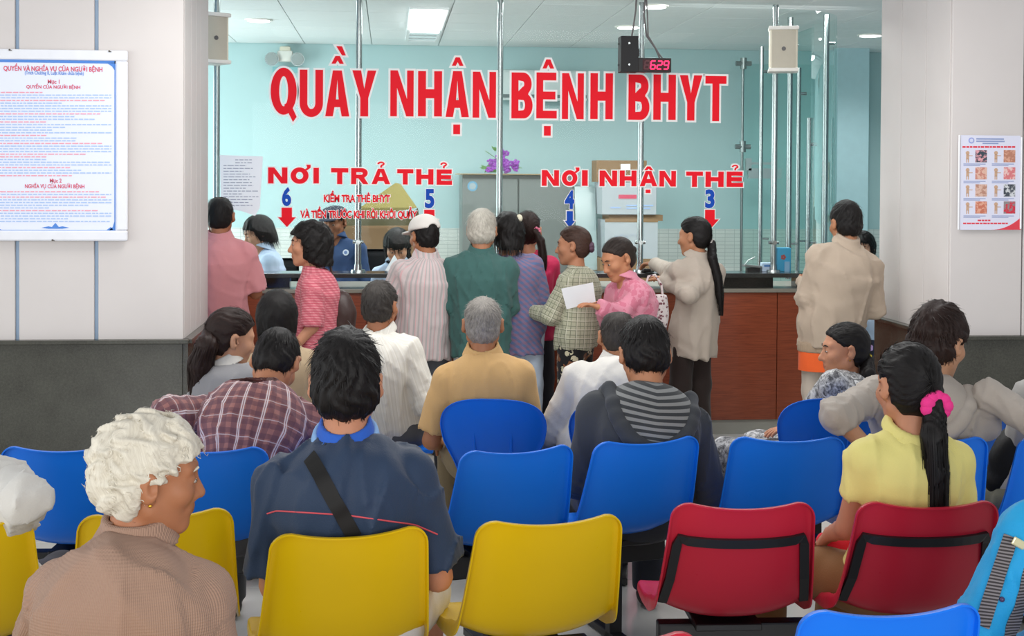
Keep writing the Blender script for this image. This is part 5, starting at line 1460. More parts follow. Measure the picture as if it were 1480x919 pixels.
        ho = link('hair', np_mesh('hair', (V*k) @ H.T+hc, Fc, {'cuv': uv}), m_hair(hair.get('col', '#14110f'), hair.get('hi', '#2b2522'), hair.get('rough', .5)), root)
        if hair.get('tail'):
            tp = [hc+H @ V3(*hair['tail'][0][:3])*k]+[hc+V3(*p[:3])*k for p in hair['tail'][1:]]; tr = [p[3]*k for p in hair['tail']]
            def tail_fn(P):
                d = None; al = None
                for i in range(len(tp)-1):
                    c = cone(P, tp[i], tp[i+1], tr[i], tr[i+1]); d = c if d is None else smin(d, c, .012)
                q = P-tp[0]; an = np.arctan2(q[:, 0], q[:, 1]); return d+.0035*np.sin((P @ V3(260, 230, 30))+3*np.sin(P @ V3(30, 20, 45)))
            V, Fc = sdf_mesh(tail_fn, np.min(tp, 0)-.07, np.max(tp, 0)+.07, hh)
            uv = np.stack([V[:, 0]*2.2+V[:, 1]*2.0, V[:, 2]*1.6, V[:, 1]], 1)
            rs = np.random.RandomState(seed); TP = catmull(tp, 4); TR = np.interp(np.linspace(0, 1, len(TP)), np.linspace(0, 1, len(tr)), tr)
            for q_ in range(140):
                an = rs.rand()*6.28; a0 = rs.randint(0, max(1, len(TP)//2)); a1 = min(len(TP)-1, a0+rs.randint(5, len(TP))); dr = V3(math.cos(an), math.sin(an), 0); w_ = rs.rand()*.008
                c_ = np.array([TP[i_]+dr*(TR[i_]+.001+w_*(i_-a0)/max(1, a1-a0))+V3(0, 0, -.03*(i_ == a1)) for i_ in range(a0, a1+1)], f32)
                if len(c_) < 3: continue
                sd = unit(np.cross(dr, V3(0, 0, 1)))*.0012; fv = np.stack([c_-sd, c_+sd], 1).reshape(-1, 3); nf = len(c_)-1; ff = np.array([(2*i_, 2*i_+1, 2*i_+3, 2*i_+2) for i_ in range(nf)])
                Fc = np.concatenate([Fc, ff+len(V)]); V = np.concatenate([V, fv]); uv = np.concatenate([uv, np.tile(V3(rs.rand()*3, .2, 0), (len(fv), 1))])
            link('ponytail', np_mesh('ponytail', V, Fc, {'cuv': uv}), m_hair(hair.get('col', '#14110f'), hair.get('hi', '#2b2522'), hair.get('rough', .5)), root)
    PEOPLE[label] = dict(root=root, hc=hc, H=H, k=k, C7=C7, Pv=Pv, arms=arms, Sh=Sh, shirt=sh, shirt_fn=info_fn, body=body, up=up, yv=yv, xv=xv, base=base, RW=RW, legs=legs)
    return PEOPLE[label]
def on_head(p, q): return Vector(p['hc']+p['H'] @ V3(*q)*p['k'])
def to_local(p, w_): return Vector((np.array(w_, f32)-np.array(p['base'], f32)) @ p['RW'])
def to_world(p, l): return Vector(np.array(l, f32) @ p['RW'].T+np.array(p['base'], f32))
def project(p, ob, px, py, off=.0):
    """first point where the sight line through a photo pixel meets a mesh of a figure (local space)"""
    me = ob.data; key = '_bvh'
    if not hasattr(project, 'c'): project.c = {}
    if ob.name not in project.c: project.c[ob.name] = BVHTree.FromPolygons([v.co for v in me.vertices], [pl.vertices[:] for pl in me.polygons])
    o = to_local(p, CAMP); e = to_local(p, CAMP+ray(px, py)); h = project.c[ob.name].ray_cast(o, (e-o).normalized())
    if h[0] is None: return None, None
    n = h[1] if h[1].dot(e-o) < 0 else -h[1]
    return h[0]+n*off, n
def surface_band(p, ob, pix, w_, th, mat, name, n=24, off=.003, round_=False):
    pts = []; nr = []
    for i in range(len(pix)-1):
        for k_ in range(n if i == len(pix)-2 else n-1):
            t = k_/(n-1); a = pix[i]; b = pix[i+1]; h, nn = project(p, ob, a[0]+(b[0]-a[0])*t, a[1]+(b[1]-a[1])*t, off)
            if h is not None: pts.append(h); nr.append(nn)
    for _ in range(2):
        pts = [pts[0]]+[(pts[i-1]+pts[i]*2+pts[i+1])/4 for i in range(1, len(pts)-1)]+[pts[-1]]
        nr = [nr[0]]+[(nr[i-1]+nr[i]*2+nr[i+1]).normalized() for i in range(1, len(nr)-1)]+[nr[-1]]
    m = MB()
    if round_: m.tube(pts, w_/2, 6)
    else: ribbon(m.bm, pts, lambda i: nr[i], w_, th)
    return m.build(name, mat, ob, True)

# ------------------------------------------------------------------ the people
BLK = dict(col='#0b0a0a', hi='#1d1918'); BRN = dict(col='#170f0d', hi='#33221d'); GRY = dict(col='#3d3a37', hi='#aaa49c'); WHT = dict(col='#b9b0a0', hi='#e8e2d2')
def hz(base, **k): d = dict(base); d.update(k); return d
C = m_cloth
# --- white-haired woman in the foreground
M_KNIT = C('beige_knit_wool', '#a1806d', 'knit', '#b39785')
p = person('white-haired woman in a beige knitted sweater looking over to the right', (219, 607), .06, seat=(140, 962), yaw=-8, s=1.0, hs=1.02, hr=(-66, 6, 6), sw=.96, g=1.06, drop=.10, slouch=.05,
    armL=((.10, -.02, -.25), (-.02, .2, -.08)), armR=((.06, .0, -.26), (-.02, .2, -.08)), skin='#a9704f', hair=hz(WHT, kind='short', th=.024, curl=1.0, nape=-.085, n=800, lift=.0, hres=.0042, rough=.5),
    shirt=dict(mat=M_KNIT, sleeve='long', ease=.022, sr=.022, fold=.005, collar=M_KNIT, ch=.035), pants=dict(mat=C('dark_trousers', '#35302e')), old=True, face=True, res=.009, hres=.0042, seed=3)
er = MB(); c = on_head(p, (.080, -.006, -.040)); er.sph(c, .0045, 8); er.build('earring', plain('gold', '#d9a53a', .25, .5, .9), p['root'], True)
# --- man in navy with bag strap
M_NAVY = C('navy_poplin', '#2b3c55', rough=.6)
p = person('man in a navy short-sleeved shirt with a black bag strap across his back', (500, 487), -.03, seat=(507, 770), s=1.07, hs=1.12, hr=(0, 4, 0), sw=1.12, g=1.14, slouch=.03, drop=.09,
    armL=((.02, .03, -.27), (-.02, .20, -.06)), armR=((.07, .02, -.27), (-.04, .20, -.06)), skin='#c98c6c', hair=hz(BLK, th=.02, top=.008, amp=.004, messy=.003, hres=.005),
    shirt=dict(mat=M_NAVY, ease=.02, sr=.024, sl=.86, bell=.012, fold=.006), pants=dict(mat=C('white_shorts', '#d9d6d0'), cut=.75, ease=.016), res=.0092, hres=.0055, seed=11,
    knees=((-.21, .40, .47), (.23, .40, .47)))
NAVY = p
def collar_ring(p, mat, h0, h1, o, name='collar', tl=.25, thick=.005):
    tilt = unit(p['up']-p['yv']*tl); C7 = p['C7']; H = p['H']; k = p['k']; hc = p['hc']; up = p['up']; yv = p['yv']
    def fn(P):
        z = (P-(C7+up*.034+yv*.018)) @ tilt
        d = np.abs(cone(P, hc+H @ V3(0, -.020, -.055)*k, C7-up*.03+yv*.018, .052*k+o, .056*k+o)-.25*np.clip(-z, -.1, .1))-thick
        return smax(smax(d, z-h1, .004), h0-z, .004)
    V, Fc = sdf_mesh(fn, C7-.15, C7+.15, .0052); return link(name, np_mesh(name, V, Fc, {'cuv': V}), mat, p['shirt'])
collar_ring(p, C('royal_blue_knit', '#2f62c4'), -.012, .028, .012, thick=.006); collar_ring(p, C('pale_blue_knit', '#8db6e4'), -.040, .002, .022, thick=.007)
surface_band(p, p['shirt'], [(448, 660), (470, 700), (492, 740), (512, 775)], .040, .004, plain('black_webbing', '#191817', .7), 'bag_strap')
surface_band(p, p['shirt'], [(386, 742), (400, 738), (500, 744), (600, 758), (632, 772)], .0045, .003, plain('red_piping', '#d2525c', .6), 'piping', n=14, off=.001, round_=True)
# --- woman in yellow blouse with long ponytail
M_YEL = C('yellow_jersey', '#e4d884', rough=.7)
p = person('woman in a yellow blouse with a long ponytail held by a pink scrunchie', (1312, 500), -.02, seat=(1344, 728), yaw=4, s=.97, hs=1.06, hr=(6, 8, 0), sw=1.0, g=1.0, fem=True,
    armL=('px', (1226, 762, 3.98), (1200, 772, 4.10), (1183, 790, 4.14)), armR=((.05, .05, -.26), (-.06, .2, -.06)), knees=((-.30, .30, .49), (-.02, .40, .48)), curl=40, drop=.06, skin='#c08666',
    hair=hz(BLK, kind='pony', th=.016, axis=(0, -.9, -.1), amp=.0025, hres=.005, tail=[(.018, -.105, -.055, .03), (.015, -.135, -.12, .034), (.02, -.14, -.22, .033), (.025, -.135, -.33, .030), (.045, -.13, -.42, .02)]),
    shirt=dict(mat=M_YEL, ease=.012, sr=.013, sl=.55, fold=.004, collar=M_YEL, ch=.010, neck=.012), pants=dict(mat=C('brown_trousers', '#8a6038')), res=.0092, hres=.0055, seed=21)
YEL = p
sc = MB()
for k in range(9):
    an = k/9*2*math.pi; c = p['hc']+p['H'] @ V3(.018, -.112, -.055)*p['k']+V3(math.cos(an)*.028, -.004*math.cos(an*2), math.sin(an)*.024); sc.sph(Vector(c), (.024, .021, .023), 12)
sc.build('hair_scrunchie', plain('pink_fleece', '#f0418e', .9, .1, var=.1, bump=.3), p['root'], True)
# --- hooded man
M_HOOD = C('charcoal_jersey', '#3a3d42', rough=.9); M_HSTR = C('striped_hood_lining', '#7f8181', 'hstripe', '#34373a', scale=1.35)
p = person('man in a charcoal hoodie with a striped hood lining, head bowed', (932, 468), .10, seat=(938, 637), s=1.05, hs=1.10, hr=(0, 26, 0), sw=1.16, g=1.1, slouch=.05,
    armL='lap', armR=((.07, .02, -.28), (-.05, .2, -.04)), skin='#b9805e', hair=hz(BLK, th=.017, top=.006, amp=.004, messy=.003, hres=.0055, nape=-.055),
    shirt=dict(mat=M_HOOD, sleeve='long', ease=.018, sr=.02, fold=.0045), pants=dict(mat=C('dark_jeans', '#2b2f38')), res=.009, hres=.006, seed=31)
def hood(p, outer, lining, wx=.155, dz=.195, up0=.03):
    C7, up, yv, xv = p['C7'], p['up'], p['yv'], p['xv']; sf = p['shirt_fn']
    def onback(a, b, off):
        o = C7+xv*a+up*b; t = np.linspace(.35, -.12, 95); Q = np.stack([o-yv*x for x in t]).astype(f32); d = sf(Q, False)
        i_ = np.nonzero(d < 0)[0]; y = t[i_[0]] if len(i_) else 0.0; return C7+xv*a+up*b-yv*(y+off)
    pts = [onback(wx*math.cos(an), up0+dz*math.sin(an), .010) for an in np.linspace(-.10, -math.pi+.10, 15)]; pts = [pts[0]+yv*.08-up*.02]+pts+[pts[-1]+yv*.08-up*.02]
    def band(P):
        d = None
        for i in range(len(pts)-1):
            c = cone(P, pts[i], pts[i+1], .028, .028); d = c if d is None else smin(d, c, .015)
        return d+.002*wob(P, 70, 5)
    V, Fc = sdf_mesh(band, np.min(pts, 0)-.06, np.max(pts, 0)+.06, .009); link('hood', np_mesh('hood', V, Fc, {'cuv': V}), outer, p['shirt'])
    def lin_(P):
        q = P-C7; z = q @ up; x = q @ xv; d = sf(P, False)-.016
        m = (np.sqrt((x/(wx-.01))**2+((z-up0)/(dz-.015))**2)-1)*.14; m = smax(m, q @ yv+.0, .01)
        m = np.maximum(m, z-.06)
        return smax(d+.004*np.sin(x*50+z*20)*np.clip(-z*8, 0, 1), m, .01)
    V, Fc = sdf_mesh(lin_, C7-.28, C7+.22, .009); q = V-C7; x = q @ xv; uv = np.stack([x, (q @ up)-.5*np.abs(x)*np.clip(.2+(q @ up)*2, -.3, .3), q @ yv], 1)
    link('hood_lining', np_mesh('hood_lining', V, Fc, {'cuv': uv}), lining, p['shirt'])
hood(p, M_HOOD, M_HSTR)
# --- plaid shirt man bent forward
M_PLAID = C('plaid_cotton', '#9b6a66', 'plaid', '#5c3f4c', '#d9cdd0', scale=.85)
p = person('man in a red-brown plaid shirt bent forward with his head low', (399, 484), .36, seat=(330, 649), yaw=-8, s=1.06, hs=1.06, hr=(0, 46, 6), sw=1.14, g=1.12, slouch=.08,
    armL=('px', (244, 602, 5.0), (285, 660, 5.2)), armR=((.09, .10, -.24), (-.08, .18, -.06)), skin='#b57c5c', hair=hz(BLK, th=.012, amp=.003, hres=.0055, nape=-.06),
    shirt=dict(mat=M_PLAID, sleeve='long', ease=.018, sr=.024, fold=.005, collar=M_PLAID, ch=.026), pants=dict(mat=C('grey_trousers', '#4a4a4c')), res=.009, hres=.006, seed=41)
# --- grey hoodie youth with arms spread over the seat backs
M_GHD = C('grey_marl_jersey', '#aaa198', rough=.9)
p = person('youth in a grey hooded top with both arms spread over the seat backs', (1358, 447), -.02, seat=(1348, 634), yaw=-18, s=1.05, hs=1.10, hr=(-38, 12, 4), sw=1.2, g=1.06, slouch=.04,
    armL=('px', (1208, 602, 4.72), (1258, 650, 4.70)), armR=('px', (1432, 574, 4.76), (1522, 624, 4.58)), skin='#b98a6c',
    hair=hz(BRN, kind='short', th=.022, top=.008, messy=.006, amp=.005, hres=.0055, nape=-.085), shirt=dict(mat=M_GHD, sleeve='long', ease=.018, sr=.014, fold=.006, cuff=(.28, .96)), pants=dict(mat=C('black_jeans', '#26262a')), res=.009, hres=.006, seed=51)
YOUTH = p
hood(p, M_GHD, M_GHD, .13, .17)
# --- people at the picture's edges
M_WHT = C('white_cotton', '#cfccc6', rough=.7)
p = person('person in a white long-sleeved top sitting on the yellow bench with elbow out', (-92, 545), .02, seat=(-72, 760), s=1.0, hs=1.0, sw=1.1, g=1.05, armL='lap', armR=('px', (40, 722, 3.62), (4, 778, 3.85)), skin='#b07a5c',
    hair=hz(BLK, kind='bob', th=.015), shirt=dict(mat=M_WHT, sleeve='long', ease=.016, sr=.012, fold=.008), pants=dict(mat=C('dark_slacks', '#2f2c30')), fem=True, seed=61)
M_GREYS = C('pale_grey_cotton', '#a8a6a2')
p = person('person in a pale grey top seated beside the youth in the grey hood', (1560, 470), .04, seat=(1556, 634), s=1.05, hs=1.0, sw=1.15, skin='#b07a5c', armL=((.05, .03, -.24), (-.05, .2, -.05)), hair=hz(BLK), shirt=dict(mat=M_GREYS, sleeve='long', sr=.02), pants=dict(mat=C('olive_trousers', '#6b6a5c')), seed=66)
M_TURQ = C('turquoise_jersey', '#1f9ad0', rough=.65)
p = person('person in a turquoise top with black striped panels at the entrance bench', (1600, 560), .05, seat=(1672, 884), s=1.06, hs=1.0, sw=1.15, g=1.15, slouch=.05, armL=((.13, .0, -.24), (-.04, .2, -.08)), skin='#b07a5c', fem=True,
    hair=hz(BLK, kind='bob'), shirt=dict(mat=M_TURQ, sleeve='long', ease=.022, sr=.024, fold=.004), pants=dict(mat=C('dark_slacks2', '#2f2c30')), res=.009, seed=71)
TURQ = p
M_STRIPED = C('black_striped_panel', '#3a3636', 'hstripe', '#7d7878', scale=.45)
for a, b_ in (((1462, 775), (1427, 880)), ((1500, 800), (1458, 919))):
    ob = surface_band(p, p['shirt'], [a, b_, (b_[0]-8, b_[1]+25)], .034, .003, M_STRIPED, 'striped_panel')
    me = ob.data; at = me.attributes.new('cuv', 'FLOAT_VECTOR', 'POINT'); at.data.foreach_set('vector', np.array([(v.co.x, v.co.z, 0) for v in me.vertices], f32).ravel())
h, n = project(p, p['shirt'], 1448, 866, .003)
if h is not None: MB().sph(h, .0065, 10).build('button', plain('purple_button', '#4a3a5c', .3), p['shirt'], True)
h, n = project(p, p['shirt'], 1474, 785, .006)
if h is not None: MB().box(h, (.034, .006, .020), bev=.003, rot=Matrix.Rotation(.5, 3, 'Y')).build('name_badge', plain('gold_badge', '#d8cfa2', .3, .5, .4), p['shirt'])
# --- rows further in front
M_TAN = C('tan_pique', '#c7a06a', rough=.8)
p = person('grey-haired man in a tan polo shirt on a round-backed seat', (698, 430), -.02, seat=(711, 578), stop=.79, s=1.04, hs=1.02, hr=(-4, 4, 0), sw=1.0, g=1.04, armL=((.07, .02, -.26), (-.04, .2, -.06)), skin='#a8714f',
    hair=hz(GRY, th=.010, amp=.002, hres=.006), shirt=dict(mat=M_TAN, ease=.018, sr=.022, sl=.85, fold=.003, collar=M_TAN, ch=.028), pants=dict(mat=C('khaki_shorts', '#8a7a5c')), res=.01, seed=81)
M_WS = C('white_striped_shirt', '#d8d5cc', 'vstripe', '#cfcbc0', '#e6e3da', scale=.6)
p = person('dark-haired man in a white shirt on the far bench', (550, 408), .0, seat=(566, 545), stop=.79, yaw=-24, s=1.02, hs=1.0, hr=(0, 6, 0), sw=1.0, g=1.0, slouch=.05, armR=((.10, .0, -.25), (-.06, .2, -.03)), skin='#ad7453',
    hair=hz(dict(col='#1d1a18', hi='#47423e'), th=.016, amp=.004, messy=.003), shirt=dict(mat=M_WS, sleeve='long', ease=.02, sr=.022, fold=.005, collar=M_WS, ch=.016), pants=dict(mat=C('grey_trousers2', '#55565a')), seed=86)
p = person('balding man in a white shirt beside the hooded man', (893, 452), .14, seat=(880, 582), stop=.79, yaw=6, s=1.02, hs=1.0, hr=(-10, 22, 0), sw=1.1, g=1.1, slouch=.05, armL=((.12, .05, -.24), (-.05, .18, -.10)), skin='#b07a58',
    hair=hz(dict(col='#1f1b19', hi='#45403c'), th=.008, amp=.002, bald=.045), shirt=dict(mat=M_WHT, sleeve='long', ease=.02, sr=.024, fold=.004, collar=M_WHT), pants=dict(mat=C('dark_trousers3', '#33363c')), seed=91)
M_GRB = C('grey_blouse', '#8d8c8e')
p = person('woman with a long brown ponytail and grey top looking down to the right', (335, 449), .12, seat=(345, 583), stop=.79, yaw=-30, s=.98, hs=1.05, hr=(-35, 14, 4), fem=True, skin='#c08e70',
    hair=hz(BRN, kind='pony', th=.016, axis=(0, -.9, .1), amp=.003, tail=[(0, -.10, -.01, .032), (-.03, -.13, -.02, .045), (-.06, -.13, -.10, .052), (-.08, -.11, -.18, .045), (-.09, -.10, -.25, .03)]),
    shirt=dict(mat=M_GRB, sleeve='short', collar=M_WHT, ch=.03), pants=dict(mat=C('dark_slacks4', '#3a3640')), seed=96)
M_BEI = C('beige_cardigan', '#b7a183')
p = person('woman with smooth black hair and a beige cardigan on the far bench', (401, 420), .02, seat=(404, 545), stop=.79, s=.97, hs=1.06, fem=True, skin='#b98668',
    hair=hz(BLK, kind='long', low=-.16, th=.014, amp=.0015), shirt=dict(mat=M_BEI, sleeve='long', sr=.016), pants=dict(mat=C('dark_slacks5', '#3a3640')), seed=101)
M_BAT = C('grey_batik', '#8f8f90', 'batik', '#4b4b4e', '#c9c9c9')
p = person('woman with purple hair clip and grey batik blouse facing the counter', (1220, 468), .10, seat=(1205, 577), stop=.79, yaw=42, s=.96, hs=1.02, hr=(42, 4, 0), fem=True, face=True, skin='#b98264', slouch=.05,
    armL=('px', (1168, 600, 6.05), (1150, 622, 5.9), (1120, 620, 5.9)), hair=hz(BLK, kind='pony', th=.013, axis=(0, -.9, -.1), amp=.002, tail=[(0, -.10, -.05, .03), (-.0, -.12, -.1, .032), (.02, -.11, -.18, .03), (.03, -.1, -.24, .015)]),
    shirt=dict(mat=M_BAT, sleeve='short', sl=.8, sr=.016), pants=dict(mat=C('batik_trousers', '#8a8a8c', 'batik', '#4b4b4e', '#bfbfc0')), seed=106)
MB().box(on_head(p, (.0, -.108, .0)), (.045, .03, .028), bev=.006).build('hair_clip', plain('lilac_clip', '#c9a9d9', .3), p['root'])
sc = MB()
for k in range(8):
    an = k/8*2*math.pi; sc.sph(on_head(p, (math.cos(an)*.026, -.108, -.05+math.sin(an)*.02)), .011, 8)
sc.build('hair_tie', plain('yellow_tie', '#e0c93c', .7), p['root'], True)
er = MB(); er.sph(on_head(p, (-.080, -.006, -.040)), .004, 8); er.build('earring', plain('gold', '#d9a53a', .25, .5, .9), p['root'], True)

# --- standing at the counter
M_PINK = C('pink_poplin', '#c58488', rough=.75)
p = person('man in a pink short-sleeved shirt standing at the end of the counter', (318, 285), 8.45, pel=(318, 8.42), s=1.0, hs=1.02, hr=(0, 6, 0), sw=1.06, g=1.04, armL='counter', armR=((.06, .05, -.25), (-.04, .2, .0)), skin='#9c6547',
    hair=hz(BLK, th=.010, amp=.002, bald=.03), shirt=dict(mat=M_PINK, sl=.9, sr=.026, ease=.02, bell=.012, collar=M_PINK, hem=-.14), pants=dict(mat=C('dark_trousers6', '#2d2d33')), seed=111)
M_PST = C('pink_striped_cotton', '#c9606f', 'hstripe', '#d88a92', '#a8404f', scale=.9)
p = person('woman in a pink striped top walking past with a brown handbag', (446, 323), 7.85, pel=(452, 7.85), yaw=92, s=.93, hs=1.03, hr=(0, 2, 0), sw=.95, g=1.08, fem=True, face=True, skin='#c88d6e',
    armL=((.05, .0, -.25), (.0, .14, -.16)), armR=((.06, -.06, -.25), (.02, .06, -.2)), hair=hz(BLK, kind='bob', low=-.10, th=.024, messy=.006, curl=.5), shirt=dict(mat=M_PST, sleeve='elbow', sr=.022, ease=.02, hem=-.2), pants=dict(mat=C('black_trousers7', '#26242a')), seed=116)
WALK = p
M_CAPST = C('grey_pink_striped_shirt', '#cfc0bf', 'vstripe', '#a9a7a6', '#dba9ac', scale=1.0)
p = person('man in a white cap and grey striped shirt at the counter window', (613, 314), 8.42, pel=(612, 8.4), yaw=14, s=.95, hs=1.02, hr=(16, 10, 0), sw=1.06, g=1.05, armL=((.10, .08, -.25), (-.05, .2, .05)), armR='counter', skin='#a8704f',
    hair=hz(BLK, th=.010), shirt=dict(mat=M_CAPST, sl=.9, sr=.026, ease=.02, collar=M_CAPST, hem=-.16, fold=.004), pants=dict(mat=C('slate_trousers', '#55585e')), seed=121)
H_, k_, hc_ = p['H'], p['k'], p['hc']
def capfn(P):
    d = ell(P, V3(0, -.012, .046), (.094, .112, .088)); d = smax(d, .034+.25*(P[:, 1]+.05)*0-P[:, 2], .012)
    br = smax(ell(P, V3(0, .115, .036), (.078, .075, .012)), -.02-P[:, 1]+.06, .01); d = smin(d, br, .01)
    return smax(d, -ell(P, V3(0, -.118, .036), (.032, .03, .022)), .006)
V, Fc = sdf_mesh(capfn, V3(-.12, -.15, -.0), V3(.12, .21, .16), .0055); link('cap', np_mesh('cap', (V*k_) @ H_.T+hc_, Fc, {'cuv': V}), C('white_cap_cotton', '#e4dfd8'), p['root'])
M_GRN = C('bottle_green_cotton', '#3f6460', rough=.85)
p = person('grey-haired man in a bottle green jacket in the queue', (697, 305), 8.36, pel=(692, 8.34), yaw=-4, s=.97, hs=1.06, hr=(-8, 8, 0), sw=1.08, g=1.08, armL=((.07, .03, -.25), (-.08, .18, -.02)), armR=((.03, .06, -.25), (-.08, .2, .02)), skin='#b07a5a',
    hair=hz(dict(col='#857f75', hi='#d8d3c6'), kind='short', th=.022, nape=-.11, amp=.003), shirt=dict(mat=M_GRN, sleeve='long', ease=.022, sr=.024, fold=.006, hem=-.17, flare=.01, collar=M_GRN), pants=dict(mat=C('pale_trousers', '#c9c6c2')), seed=126)
M_PPL = C('purple_blue_plaid', '#6d6a8c', 'hstripe', '#5a6f98', '#a8707c', scale=1.9)
p = person('woman in a purple and blue plaid shirt with a white hair tie in the queue', (733, 309), 8.52, pel=(752, 8.50), yaw=8, s=.95, hs=1.04, hr=(4, 10, 0), sw=1.0, g=1.05, fem=True, armL='counter', armR=((.07, .0, -.26), (.0, .14, -.12)), skin='#b98264',
    hair=hz(BLK, kind='bob', low=-.08, th=.018, messy=.004), shirt=dict(mat=M_PPL, sleeve='long', sr=.018, hem=-.16), pants=dict(mat=C('pale_jeans', '#b9c6d6')), seed=131)
MB().sph(on_head(p, (.055, -.085, .075)), (.022, .022, .026), 12).build('hair_tie', plain('cream_fleece', '#e2dcc4', .9), p['root'], True)
M_MAG = C('magenta_jersey', '#d0305c')
p = person('woman in a magenta top with a dark ponytail at the counter', (762, 307), 8.77, pel=(768, 8.76), yaw=-6, s=.95, hs=1.04, sw=1.0, fem=True, armL=((.05, .08, -.20), (-.08, .12, .10)), armR=((.05, .08, -.20), (-.08, .12, .10)), skin='#b98264',
    hair=hz(BRN, kind='pony', th=.014, axis=(0, -.9, .1), tail=[(.05, -.09, .0, .022), (.085, -.10, -.06, .024), (.10, -.10, -.16, .024), (.10, -.09, -.27, .02), (.095, -.09, -.36, .01)]), shirt=dict(mat=M_MAG, sl=.8, sr=.014), pants=dict(mat=C('dark_slacks8', '#2c2a30')), seed=136)
sc = MB()
for k in range(8):
    an = k/8*2*math.pi; sc.sph(on_head(p, (.058+math.cos(an)*.02, -.095, .0+math.sin(an)*.02)), .009, 8)
sc.build('hair_tie', plain('pink_band', '#e07a94', .7), p['root'], True)
M_CHK = C('olive_check_cardigan', '#a8a892', 'check', '#5f6450', '#c9c6b4', scale=.9)
p = person('woman in an olive checked cardigan with a low bun waiting at the counter', (828, 328), 8.40, pel=(832, 8.38), yaw=58, s=.90, hs=1.0, hr=(14, 4, 0), sw=1.0, g=1.08, fem=True, face=True, armL='counter', armR=((.08, .06, -.25), (-.05, .2, -.02)), skin='#b07a5c',
    hair=hz(dict(col='#2b1d18', hi='#4f382e'), kind='pony', th=.014, axis=(0, -.95, -.1), amp=.002), shirt=dict(mat=M_CHK, sleeve='long', sr=.02, ease=.02, hem=-.06), pants=dict(mat=C('floral_black_trousers', '#1c1b1e', 'floral', '#c9c2a6', '#8a5a3c', scale=1.3), ease=.02), seed=141)
bn = MB()
for k in range(7):
    an = k/7*2*math.pi; bn.sph(on_head(p, (math.cos(an)*.018, -.118, -.018+math.sin(an)*.018)), (.018, .018, .018), 10)
bn.build('hair_bun', m_hair('#3a2a34', '#6f5468'), p['root'], True)
M_ROSE = C('rose_cotton', '#d48a9c', 'tie', '#bf5f78', scale=.8)
p = person('older woman in a rose blouse reading a sheet of white paper', (893, 346), 8.02, pel=(905, 8.04), yaw=112, s=.86, hs=1.05, hr=(0, 24, 0), sw=1.0, g=1.15, fem=True, old=True, face=True, slouch=.04,
    armL=('px', (897, 452, 7.90), (866, 444, 7.82), (845, 438, 7.82)), armR=((.02, .05, -.22), (-.08, .10, .10)), skin='#b9805e',
    hair=hz(dict(col='#171210', hi='#3a2f2a'), kind='pony', th=.009, axis=(0, -.95, 0), amp=.0015), shirt=dict(mat=M_ROSE, sleeve='long', sr=.02, ease=.022, hem=-.14, collar=M_ROSE), pants=dict(mat=C('plum_trousers', '#6b3038')), seed=146)
ROSE = p
MB().sph(on_head(p, (0, -.112, .0)), (.028, .022, .028), 12).build('hair_bun', m_hair('#171210', '#3a2f2a'), p['root'], True)
M_GB = C('grey_beige_cotton', '#b3a79a', rough=.85)
p = person('woman in a grey-beige shirt with a long black ponytail reaching onto the counter', (1003, 315), 8.38, pel=(1000, 8.36), yaw=24, s=.93, hs=1.0, hr=(28, 6, 0), sw=.98, g=.92, fem=True, skin='#b07c5c',
    armL=('px', (966, 392, 8.62), (946, 380, 8.86), (934, 381, 8.92)), armR=('px', (995, 425, 8.15), (958, 404, 8.50), (944, 398, 8.62)),
    hair=hz(BLK, kind='pony', th=.015, axis=(0, -.95, -.2), amp=.002, tail=[(.03, -.105, -.055, .026), (.04, -.14, -.13, .028), (.055, -.175, -.25, .027), (.065, -.185, -.36, .022), (.075, -.185, -.46, .008)]),
    shirt=dict(mat=M_GB, sleeve='long', sr=.018, ease=.022, hem=-.17, flare=.015, fold=.004, collar=M_GB), pants=dict(mat=C('black_brown_trousers', '#2b211e'), ease=.012), seed=151)
sc = MB()
for k in range(8):
    an = k/8*2*math.pi; sc.sph(on_head(p, (.03+math.cos(an)*.024, -.112, -.052+math.sin(an)*.016)), .008, 8)
sc.build('hair_tie', plain('white_band', '#d5cfc9', .7), p['root'], True)
M_JKT = C('beige_jacket_cotton', '#b4a391', rough=.8)
p = person('man in a beige jacket over an orange shirt leaning at the right wall', (1222, 294), 7.92, pel=(1195, 7.95), yaw=2, s=1.0, hs=1.06, hr=(10, 8, 0), sw=1.1, g=1.06, armL=((.05, .05, -.25), (-.04, .16, .08)), armR=((.04, .03, -.25), (-.02, .16, .06)), skin='#b07a58',
    hair=hz(BLK, th=.014, top=.008, nape=-.05), shirt=dict(mat=M_JKT, sleeve='long', ease=.026, sr=.028, fold=.006, hem=-.10, collar=M_JKT, ch=.045), pants=dict(mat=C('pale_khaki_trousers', '#b9ada0'), ease=.0), seed=156)
JK = p
def hem_fn(r0, r1, z0, z1, a):
    def f(P):
        q = P-JK['Pv']; d = (np.sqrt((q[:, 0]/r0)**2+(q[:, 1]/r1)**2)-1)*r1; return smax(smax(d+a*wob(P, 40, 2), z0-q[:, 2], .01), q[:, 2]-z1, .01)
    return f
for nm, f, m_ in (('undershirt', hem_fn(.174, .130, -.27, -.12, .003), C('orange_jersey', '#e8622c')), ('ribbed_hem', hem_fn(.180, .136, -.145, -.08, .001), C('beige_rib', '#a8937c', 'knit'))):
    V, Fc = sdf_mesh(f, p['Pv']-.26, p['Pv']+V3(.26, .26, 0), .011); link(nm, np_mesh(nm, V, Fc, {'cuv': V}), m_, p['root'])

